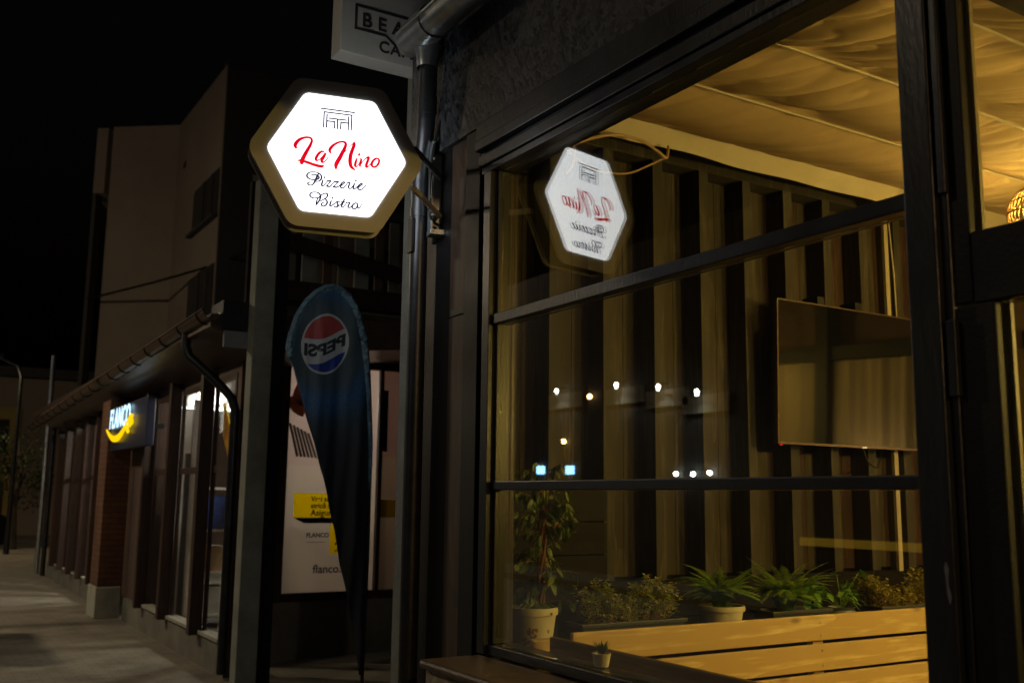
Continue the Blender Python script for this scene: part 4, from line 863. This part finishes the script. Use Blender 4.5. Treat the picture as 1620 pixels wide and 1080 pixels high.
for (y0, y1) in ((9.79, 10.56), (10.72, 11.99), (12.15, 13.29), (16.81, 16.99), (17.15, 18.09), (18.25, 19.19), (19.35, 20.29), (20.45, 21.39)):
    wn = boxes('window', 'fin', Fl, [(2.79, y0, .31, 2.825, y0+.05, 2.895), (2.79, y1-.05, .31, 2.825, y1, 2.895), (2.79, y0+.052, 2.83, 2.825, y1-.052, 2.895), (2.795, y0+.052, 1.92, 2.825, y1-.052, 1.99)])
    boxes('sill', 'plinth', wn, [(2.74, y0+.02, .302, 2.88, y1-.02, .335)]); boxes('pane', 'glass_far', wn, [(2.805, y0+.052, .336, 2.813, y1-.052, 1.918)]); boxes('pane', 'glass_far', wn, [(2.805, y0+.052, 1.992, 2.813, y1-.052, 2.828)])
# eave, soffit, roof
rb = MB(); rb.prismY([(2.30, 3.20), (2.80, 3.0), (2.80, 3.02), (2.98, 3.02), (8.6, 3.62), (8.6, 3.72), (2.30, 3.32)], 9.02, 22.9); rb.build('roof', 'brown_metal', Fl)
boxes('eave_end', mat('pale_eave_board', (.21, .23, .25), .7, 0, .1, 5), Fl, [(2.42, 8.985, 3.02, 2.86, 9.015, 3.17)]); boxes('eave_block', 'zinc_dark', Fl, [(2.40, 8.99, 3.18, 2.95, 9.40, 3.45)])
b = MB(); n = 12; vs = []; q = 2*(n+1)
for y, z0 in ((8.98, 3.34), (22.8, 3.06)):
    for k in range(n+1): t = math.pi+math.pi*k/n; vs.append((2.30+.085*math.cos(t), y, z0+.085*math.sin(t)))
    for k in range(n+1): t = 2*math.pi-math.pi*k/n; vs.append((2.30+.08*math.cos(t), y, z0+.08*math.sin(t)))
b.add(vs, [(k, (k+1) % q, q+(k+1) % q, q+k) for k in range(q)]+[tuple(range(q)), tuple(range(2*q-1, q-1, -1))])
b.tube([(2.215, 8.98, 3.343), (2.215, 22.8, 3.063)], .012, 6)
gt = b.build('gutter', 'brown_metal', Fl, True)
for k in range(19):
    y = 9.2+k*.75; z0 = 3.34-.28*(y-8.98)/13.8
    b = MB(); b.tube([(2.30+.092*math.cos(t), y, z0+.092*math.sin(t)) for t in [math.pi+math.pi*j/10 for j in range(11)]], .007, 5); b.build('gutter_bracket', 'zinc_dark', gt, True)
b = MB(); b.tube([(2.30, 9.9, 3.27), (2.30, 9.9, 3.12), (2.33, 9.86, 3.02), (2.45, 9.78, 2.90), (2.60, 9.68, 2.74), (2.70, 9.62, 2.62), (2.735, 9.60, 2.5), (2.735, 9.6, .05)], .045, 14); b.build('downpipe', 'zinc_dark', Fl, True)
b = MB(); b.tube([(2.74, 22.95, 0), (2.74, 22.95, 3.1)], .05, 10); b.build('downpipe', 'zinc_dark', Fl, True)
# dim shop interior
for k, (x, y, z, e) in enumerate(((4.2, 11.9, 3.1, 120), (4.4, 17.0, 3.1, 260))):
    t = thing('shop_ceiling_light', ['white strip light inside the shop near the corner', 'white strip light deep inside the shop'][k], 'lamp', (x, y, z), 'strip lights in the shop')
    boxes('tube', emis('strip_tube', (.85, .95, 1.0), 3), t, [(x-.6, y-.04, z, x+.6, y+.04, z+.04)]); boxes('fitting', 'white_paint', t, [(x-.62, y-.06, z+.041, x+.62, y+.06, z+.098)]); lamp('tube_light', 'POINT', (x, y, z-.15), e, (1, .93, .8), .3, parent=t)
dp = thing('display_shelf', 'shop shelf with stacked boxes seen through the nearest window', 'shelf', (3.7, 12.6, .12))
for k, (y, x0, x1, c_) in enumerate(((11.95, 2.92, 3.02, .6), (13.6, 2.93, 3.5, .7), (18.6, 2.93, 3.4, .6), (20.6, 2.93, 3.4, .6))):
    o = boxes('display_board', mat('display_board_white', (c_, c_*.96, c_*.88), .6, 0, .1, 3), None, [(x0, y, .14, x1, y+.03, 2.8)]); prop(o, ['narrow pale display board inside the second shop window', 'wide pale display board inside the third shop window', 'pale display board inside the far shop windows, nearer one', 'pale display board inside the far shop windows, farther one'][k], 'board', 'display boards in the shop')
boxes('shelf_board', 'white_paint', dp, [(3.12, 12.3, z, 5.0, 13.0, z+.03) for z in (.25, .75, 1.25, 1.75)]); boxes('shelf_upright', 'zinc_dark', dp, [(3.10, 12.3, .12, 3.119, 13, 2.2), (5.0, 12.3, .12, 5.02, 13, 2.2)])
random.seed(4)
bc = [('white appliance box', (.6, .58, .54)), ('tan cardboard box', (.45, .30, .16)), ('blue printed box', (.04, .10, .40)), ('grey box', (.3, .3, .3))]
k = 0
for zi, z in enumerate((.281, .781, 1.281)):
    for xi in range(4):
        nm, cl = bc[(k*3+zi) % 4]; k += 1; x = 3.14+xi*.46; h = random.uniform(.28, .44)
        o = MB().box(x, 12.33, z, x+.38, 12.75, z+h).build('boxed_product', mat('box_card', cl, .7, 0, .1, 6), None)
        prop(o, '%s on the %s shop shelf, %s' % (nm, ['lowest', 'middle', 'upper'][zi], ['at its left end', 'second from the left', 'third from the left', 'at its right end'][xi]), 'box', 'boxes on the shop shelves')
bs = MB(); bs.prismX([(11.0, .8), (11.0, .3), (13.2, 2.5), (13.2, 2.9)], 3.6, 3.62); o = bs.build('window_banner', 'yellow', None); prop(o, 'diagonal yellow band hanging inside the shop windows', 'banner')
# lit shop sign
FS = thing('shop_sign', 'dark square sign board with glowing white shop name over a yellow smile', 'sign', (2.5, 13.6, 2.3))
boxes('sign_board', mat('navy_sign_board', (.03, .035, .075), .35, 0, .1, 3), FS, [(2.50, 12.50, 2.265, 2.60, 14.80, 2.862)], .01)
boxes('sign_bracket', 'frame_dark', FS, [(2.601, 12.9, 2.5, 2.799, 12.96, 2.56), (2.601, 14.3, 2.5, 2.799, 14.36, 2.56)])
textobj('lettering', 'FLANCO', .30, emis('white_lit_letter', (.72, .88, 1.0), 3.2), FS, (2.46, 14.78, 2.582), (0, -1, 0), bold=.016, space=.92, sx=.96, shear=.12, thick=.03) if False else None
M['white_lit'] = emis('white_lit_letter', (.55, .82, 1.0), 1.9); M['yellow_lit'] = emis('yellow_lit_letter', (1.0, .66, .0), 1.0)
lt = textobj('lettering', 'FLANCO', .37, 'white_lit', FS, (2.47, 14.80, 2.575), (0, -1, 0), bold=.006, space=1.12, sx=.90, shear=.12, thick=.004)
sm_ = MB(); n = 24; up_, lo_ = [], []
for i in range(n+1):
    t = i/n; y = 14.95-1.62*t; z = 2.57-.17*math.sin(math.pi*min(1, t*1.02))**.9+.10*t*t; th = .012+.060*math.sin(math.pi*min(1, t*.95+.02))
    up_.append((y, z+th*.5)); lo_.append((y, z-th*.7))
vs = [(2.455, *p) for p in up_]+[(2.455, *p) for p in lo_]+[(2.475, *p) for p in up_]+[(2.475, *p) for p in lo_]; q = n+1
fs = [(i, i+1, q+i+1, q+i) for i in range(n)]+[(2*q+i, 2*q+i+1, 3*q+i+1, 3*q+i) for i in range(n)]+[(i, i+1, 2*q+i+1, 2*q+i) for i in range(n)]+[(q+i, q+i+1, 3*q+i+1, 3*q+i) for i in range(n)]
sm_.add(vs, fs)
sm_.prismX([(13.42, 2.60), (13.30, 2.70), (13.16, 2.675), (13.30, 2.56)], 2.456, 2.476).prismX([(13.42, 2.59), (13.18, 2.62), (13.14, 2.57), (13.36, 2.52)], 2.4565, 2.4765).prismX([(13.52, 2.56), (13.36, 2.47), (13.44, 2.45), (13.60, 2.52)], 2.457, 2.477)
sm_.build('smile', 'yellow_lit', FS)
# posters behind the end window
ew = boxes('window', 'fin', Fl, [(3.40, 10.44, .58, 3.565, 10.56, 3.12), (4.625, 10.44, .60, 4.67, 10.56, 3.12), (3.566, 10.44, .582, 4.624, 10.56, .67), (4.671, 10.44, .582, 5.35, 10.56, .67), (3.40, 10.43, 3.122, 5.36, 10.57, 3.58)])
boxes('lintel', 'wall_grey', Fl, [(3.3, 10.41, 3.61, 8.5, 10.60, 3.74)])
Ps = thing('window_poster', 'large pale shop poster with laptop and yellow text block behind the flag', 'poster', (4.1, 10.5, .7))
XC, ZC = (3.566, 3.675, 4.10, 4.33, 4.40, 4.624), (.671, 1.07, 1.385, 1.46, 1.72, 2.02, 3.119)
shb, yl, pk_ = MB(), MB(), MB()
for i in range(5):
    for j in range(6):
        tgt = yl if (j == 3 and 1 <= i <= 2) or (j == 1 and 2 <= i <= 3) else pk_ if j == 5 else shb
        tgt.add([(XC[i], 10.5, ZC[j]), (XC[i+1], 10.5, ZC[j]), (XC[i+1], 10.5, ZC[j+1]), (XC[i], 10.5, ZC[j+1])], [(0, 1, 2, 3)])
shb.build('sheet', 'poster', Ps); yl.build('text_block', 'yellow', Ps); pk_.build('photo_print', 'poster_pink', Ps)
b = MB()
for i in range(6):
    x = 3.60+.042*i; b.prismY([(x-.02, 2.47-.02*i), (x+.008, 2.47-.02*i), (x+.108, 2.12-.004*i), (x+.08, 2.105)], 10.4955, 10.497)
b.build('printed_keys', 'poster_brown', Ps)
b = MB(); random.seed(6)
def blob(cx, cz, rx, rz, m, y, rot=0):
    pts = []
    for k in range(26):
        a = 2*math.pi*k/26; r_ = 1+.14*math.sin(3*a+cx)+.07*math.sin(5*a); px, pz = rx*r_*math.cos(a), rz*r_*math.sin(a)
        pts.append((cx+px*math.cos(rot)-pz*math.sin(rot), cz+px*math.sin(rot)+pz*math.cos(rot)))
    return MB().prismY(pts, y, y+.0012)
blob(3.66, 2.66, .07, .15, None, 10.4935, .9).build('printed_hand', 'skin', Ps); blob(3.74, 2.86, .09, .20, None, 10.4935, -.5).build('printed_hand', 'skin', Ps)
MB().prismY([(3.675, 1.459), (4.33, 1.459), (4.33, 1.40), (3.80, 1.40)], 10.4945, 10.4958).build('text_block', 'poster_navy', Ps)
for s_, sz, x, z in (('Vrei să știi', .075, 3.87, 1.635), ('strică sau îl', .075, 3.87, 1.562), ('Asigură-ți', .092, 3.87, 1.482), ('FLANCO', .066, 3.83, 1.25), ('flanco.ro', .125, 3.92, .87), ('Mai mult', .05, 4.16, 1.16), ('plus', .05, 4.16, 1.09)):
    textobj('lettering', s_, sz, 'ink', Ps, (x, 10.493, z), (1, 0, 0), bold=.0022 if sz > .06 else .001, thick=.001)
boxes('underline', 'ink', Ps, [(3.835, 10.4935, 1.195, 4.05, 10.4942, 1.200)])
P2 = thing('window_poster', 'second pale shop poster, mostly hidden behind the rendered pillar', 'poster', (5, 10.5, .7))
boxes('sheet', 'poster', P2, [(4.672, 10.50, .672, 5.349, 10.502, 2.15)]); boxes('photo_print', 'poster_pink', P2, [(4.672, 10.50, 2.151, 5.349, 10.502, 3.119)]); boxes('text_block', 'yellow', P2, [(4.69, 10.4945, 1.46, 4.9, 10.4958, 1.66)]); boxes('printed_strip', 'poster_navy', P2, [(4.68, 10.4945, 2.2, 4.75, 10.4958, 2.9)])
# corner pillar, stair and landing above the shop's end wall
pl = MB(); pl.box(2.63, 8.8, 0, 2.815, 8.97, 4.6); o = pl.build('rendered_pillar', 'pillar', None, bevel=.006); prop(o, 'grey rendered pillar at the near corner of the shop', 'pillar', 'rendered pillars')
o = MB().box(2.83, 8.85, 0, 2.95, 8.97, 4.55).build('steel_column', 'frame_dark', None); prop(o, 'black steel column close beside the shop corner pillar', 'pillar')
St = thing('roof_railing', 'dark railing with upright boards sloping down above the shop end window', 'railing', (4.2, 10.2, 3.7))
b = MB(); b.prismY([(3.3, 4.52), (3.3, 4.34), (5.6, 3.98), (5.6, 4.14)], 10.2, 10.26); b.build('handrail', 'fin', St)
boxes('landing_beam', 'fin', St, [(3.2, 10.18, 3.76, 6.2, 10.38, 3.98)])
x = 3.38; k = 0
while x < 5.6:
    wd = [.12, .17, .10][k % 3]; top = 4.33-.156*(x-3.3); boxes('baluster', ['wall_grey', 'pillar', 'wall_brown'][k % 3], St, [(x, 10.28, 3.985, x+wd, 10.31, max(4.05, top+.7))]); x += wd+.075; k += 1
rf = MB(); rf.prismX([(10.45, 4.9), (14.5, 6.4), (14.5, 6.5), (10.45, 5.0)], 4.2, 9.0); rf.box(4.2, 14.5, 3.7, 9, 14.6, 6.4)
U_ = thing('upper_house', 'dark upper storey with sloping roof behind the hexagonal sign', 'building', (5, 12, 3.7)); rf.build('roof', 'apt_dark', U_)
boxes('wall', 'apt', U_, [(4.25, 11.8, 3.75, 9.0, 11.9, 5.2)]); boxes('window', 'apt_win', U_, [(5.9, 11.77, 4.2, 6.3, 11.795, 4.9)]); boxes('window', 'apt_win', U_, [(4.9, 11.77, 4.2, 5.3, 11.795, 4.9)])

# ---------------------------------------------------------------- apartment blocks
A1 = thing('apartment_block', 'tall dim plaster apartment block with corner loggias above the shop roof', 'building', (7.4, 34, 0))
w1 = MB(); pts = [(4.93, 36.21), (7.39, 34.69), (7.39, 28.8), (20, 28.8), (20, 45), (9.0, 45)]; 
def prismZ(b, pts, z0, z1):
    n = len(pts); b.add([(x, y, z0) for x, y in pts]+[(x, y, z1) for x, y in pts], [tuple(range(n))[::-1], tuple(range(n, 2*n))]+[(i, (i+1) % n, (i+1) % n+n, i+n) for i in range(n)]); return b
prismZ(w1, [(5.45, 36.2), (7.39, 34.69), (7.39, 28.8), (20, 28.8), (20, 45), (9.0, 45)], 0, 14.5); w1.build('wall', 'apt', A1)
prismZ(MB(), [(4.93, 36.21), (5.25, 36.0), (5.6, 36.4), (9.2, 44.8), (8.6, 45)], 12.0, 14.35).build('overhang', 'apt', A1)
prismZ(MB(), [(4.95, 36.35), (5.05, 36.25), (5.3, 36.5), (5.1, 36.7)], 0, 11.99).build('corner_column', 'apt_dark', A1)
boxes('roof_edge', 'apt_dark', A1, [(7.35, 28.75, 14.51, 20, 29.0, 14.6)])
for z0, z1 in ((9.9, 11.3), (6.9, 8.4), (3.6, 5.0)):
    lw = boxes('loggia_window', 'apt_win', A1, [(7.36, 28.9, z0, 7.385, 31.9, z1)]); boxes('mullion', 'apt_dark', lw, [(7.33, y, z0, 7.359, y+.08, z1) for y in (29.6, 30.6)])
    boxes('parapet', 'apt_dark', A1, [(7.2, 28.85, z0-.12, 7.36, 32.0, z0-.02)])
    for x in (8.2, 10.6, 13): boxes('window', 'apt_win', A1, [(x, 28.77, z0, x+1.3, 28.795, z1)])
boxes('side_wall', 'apt_dark', A1, [(7.41, 28.74, 0, 20, 28.79, 14.49)])  # dark sheet stands in for the shade on this unlit face
boxes('vent', 'apt_win', A1, [(7.36, 33.4, 12.6, 7.388, 33.65, 12.8)])
cable('overhead_cable', [(5.0, 36, 8.2), (8, 28, 8.6), (9, 20, 9.6)], .04, 'black_cable', 'overhead cable crossing in front of the apartment block', 'cable')
A2 = thing('apartment_block', 'low building with a yellowish front, lamplight in its colour, at the far end of the street', 'building', (2, 44, 0))
boxes('wall', 'apt', A2, [(-6, 44, 0, 8, 50, 6.2)]); boxes('lamplit_front', mat('lamplit_yellow_render', (.42, .30, .09), .9, 0, .2, .6), A2, [(1.0, 43.9, 0, 4.0, 43.99, 5.0)])  # yellow lamplight on the front is put into the wall colour
[boxes('window', 'apt_win', A2, [(x, 43.85, z, x+.9, 43.895, z+1.3)]) for x in (1.3, 2.7) for z in (.8, 3.2)]; boxes('roof', 'apt_dark', A2, [(-6.2, 43.7, 6.21, 8.2, 50, 6.6)])
# ---------------------------------------------------------------- street lamps, tree, pole, bins far left
def street_lamp(x, y, h, e, col, label, arm=1.2, s=1, r_=.12, sz=.12):
    t = thing('street_lamp', label, 'lamp', (x, y, 0), 'street lamps')
    b = MB(); b.tube([(x, y, 0), (x, y, h*.5), (x, y, h-.4), (x-arm*.15*s, y, h-.1), (x-arm*s, y, h+.15)], [.08, .06, .05, .04, .035], 10); b.build('post', 'zinc_dark', t, True)
    hx = x-arm*s; b = MB(); b.box(hx-.35, y-.12, h+.12, hx+.25, y+.12, h+.2); b.build('lamp_head', 'zinc_dark', t)
    b = MB(); b.box(hx-.28, y-.08, h+.09, hx+.12, y+.08, h+.118); b.build('lens', emis('lamp_lens', col, 12), t)
    lamp('lamp_light', 'SPOT' if h < 8 else 'POINT', (hx-.05, y, h+.05), e, col, sz, (0, 0, 0), R(165), .3, t); return t
street_lamp(2.75, 31.0, 5.3, 260, (1, .75, .42), 'street lamp with bent arm at the far left edge of the street', .75)
street_lamp(-1.1, 14.5, 5.6, 620, (1.0, .80, .52), 'street lamp at the kerb, just left of the frame', 1.2)
street_lamp(-6.6, 5.0, 7.6, 260, (1.0, .80, .56), 'unseen street lamp across the road, added to light the shop poster', -1.6)  # lamp added out of view to brighten the shop poster
street_lamp(-7.5, 25.0, 9.0, 850, (1.0, .80, .58), 'tall street lamp across the road near the apartment block', -1.6, r_=9)
o = MB().tube([(2.72, 23.8, 0), (2.72, 23.8, 4.66)], .05, 10).build('steel_pole', 'steel', None, True); prop(o, 'thin plain steel pole standing just past the shop end', 'pole')
tr = thing('street_tree', 'dark bushy street tree at the far left behind the pole', 'tree', (3.0, 33.5, 0))
b = MB(); b.tube([(3.1, 33.5, 0), (3.05, 33.5, 1.2), (3.15, 33.4, 2.4), (3.0, 33.5, 3.4)], [.14, .11, .08, .04], 8)
for k in range(6): a = k*1.05; b.tube([(3.1, 33.5, 1.4+.2*k), (3.1+.6*math.cos(a), 33.5+.6*math.sin(a), 2.1+.22*k)], [.05, .02], 6)
b.build('trunk', 'bark_dark', tr, True)
random.seed(31); lf = MB()
cl = [(3.1+rv(.75), 33.5+rv(.7), 2.4+rv(.95), random.uniform(.3, .55)) for _ in range(20)]
for (x, y, z, r_) in cl:
    for k in range(170):
        v = Vector((rv(1), rv(1), rv(1))); 
        if v.length > 1: continue
        lf.leaf(Vector((x, y, z))+v*r_, (rv(1), rv(1), rv(1)), (0, 0, 1), .10, .06, .2, 2)
lf.build('crown', 'treeleaf', tr)
for k, (x, y) in enumerate(((2.5, 36.5), (2.95, 36.8))):
    b = MB(); b.lathe([(.22, 0), (.26, .75), (.28, .78), (.28, .86), (.12, .95)], (x, y, 0), 16); o = b.build('litter_bin', 'zinc_dark', None, True); prop(o, ['grey litter bin at the far end of the street, left one of the pair', 'grey litter bin at the far end of the street, right one of the pair'][k], 'bin', 'litter bins')
# ---------------------------------------------------------------- opposite side of the street (mirrored in the glass)
OP = thing('shopfront_row', 'dark shopfronts across the street, seen only as reflections', 'building', (-10, 15, 0))
boxes('wall', 'shop_row', OP, [(-10.4, -20, 0, -10.0, 40, 7.5)])
for y in (-8, -2, 4, 10, 13.6, 18.8, 26): boxes('shop_window', 'apt_win', OP, [(-10.02, y, .6, -9.99, y+1.6, 2.0)])
for i, (y, z) in enumerate(((20.34, 4.32), (17.93, 4.26), (16.46, 4.09), (15.25, 3.88))):
    t = thing('facade_lamp', ['white downlight over the shop across the street, %s' % s_ for s_ in ('farthest of the four', 'third of the four', 'second of the four', 'nearest of the four')][i], 'lamp', (-10, y, z), 'facade lamps across the street')
    boxes('lit_board', 'wall_grey', t, [(-9.99, y-.7, z-.42, -9.94, y+.7, z-.05)]); b = MB(); b.tube([(-9.99, y, z+.08), (-9.7, y, z+.08)], .02, 6); b.build('lamp_arm', 'frame_dark', t)
    b = MB(); b.sphere((-9.72, y, z), .042, 8); b.build('bulb', emis('cold_bulb', (1, .96, .78), 60), t, True); lamp('bulb_light', 'SPOT', (-9.72, y, z-.06), 22, (.95, 1, .85), .04, (0, R(-20), 0), R(150), .6, t)
for i, (y, z, c_, s_) in enumerate(((21.4, 2.4, (.25, .6, 1.0), 9), (20.1, 2.38, (.25, .6, 1.0), 9))):
    o = MB().box(-9.98, y-.16, z-.10, -9.94, y+.16, z+.10).build('lit_sign', emis('blue_lit_sign', c_, s_), None); prop(o, ['small blue lit sign across the street, farther one', 'small blue lit sign across the street, nearer one'][i], 'sign', 'blue lit signs')
for i, (y, z) in enumerate(((16.13, 2.23), (15.6, 2.22), (15.11, 2.24))):
    b = MB(); b.sphere((-9.9, y, z), .048, 8); o = b.build('globe_lamp', emis('globe_lamp', (.9, 1, .95), 50), None, True); prop(o, 'small white globe lamp across the street, %s' % ('farthest of three', 'middle of three', 'nearest of three')[i], 'lamp', 'globe lamps across the street')
for i, (y, z) in enumerate(((19.2, 4.1), (20.28, 3.08), (23.4, 4.4), (23.2, 3.6))):
    b = MB(); b.sphere((-9.9, y, z), .06, 8); o = b.build('window_bulb', emis('amber_globe', (1, .62, .25), 25), None, True); prop(o, 'warm bulb across the street, %s' % ('high beside the far canopy', 'low under the far canopy', 'upper one at the far end', 'lower one at the far end')[i], 'lamp', 'warm bulbs across the street')
o = MB().box(-9.98, 9.2, .92, -9.9, 12.8, 1.06).build('shop_banner', emis('yellow_lit_banner', (1.0, .62, .05), .22), None); prop(o, 'long yellow lit strip low on the shopfronts across the street', 'sign')
o = MB().box(-9.98, 1, 1.6, -9.9, 4, 3.2).build('shop_screen', emis('white_lit_window', (.8, .9, 1.0), .4), None); prop(o, 'dim white lit shop window across the street', 'window')
b = MB()

for k, (y, w_, s_) in enumerate(((10.7, .7, 'nearer'), (12.6, 1.5, 'farther'))):  # out-of-frame boards added only to throw shadow on the pavement
    o = boxes('shadow_board', 'frame_dark', None, [(-.35, y, 0, -.15, y+w_, 2.5)], .02); prop(o, 'unseen dark board added to shade the pavement from left of the frame, %s one' % s_, 'shadow board', 'added shadow boards')
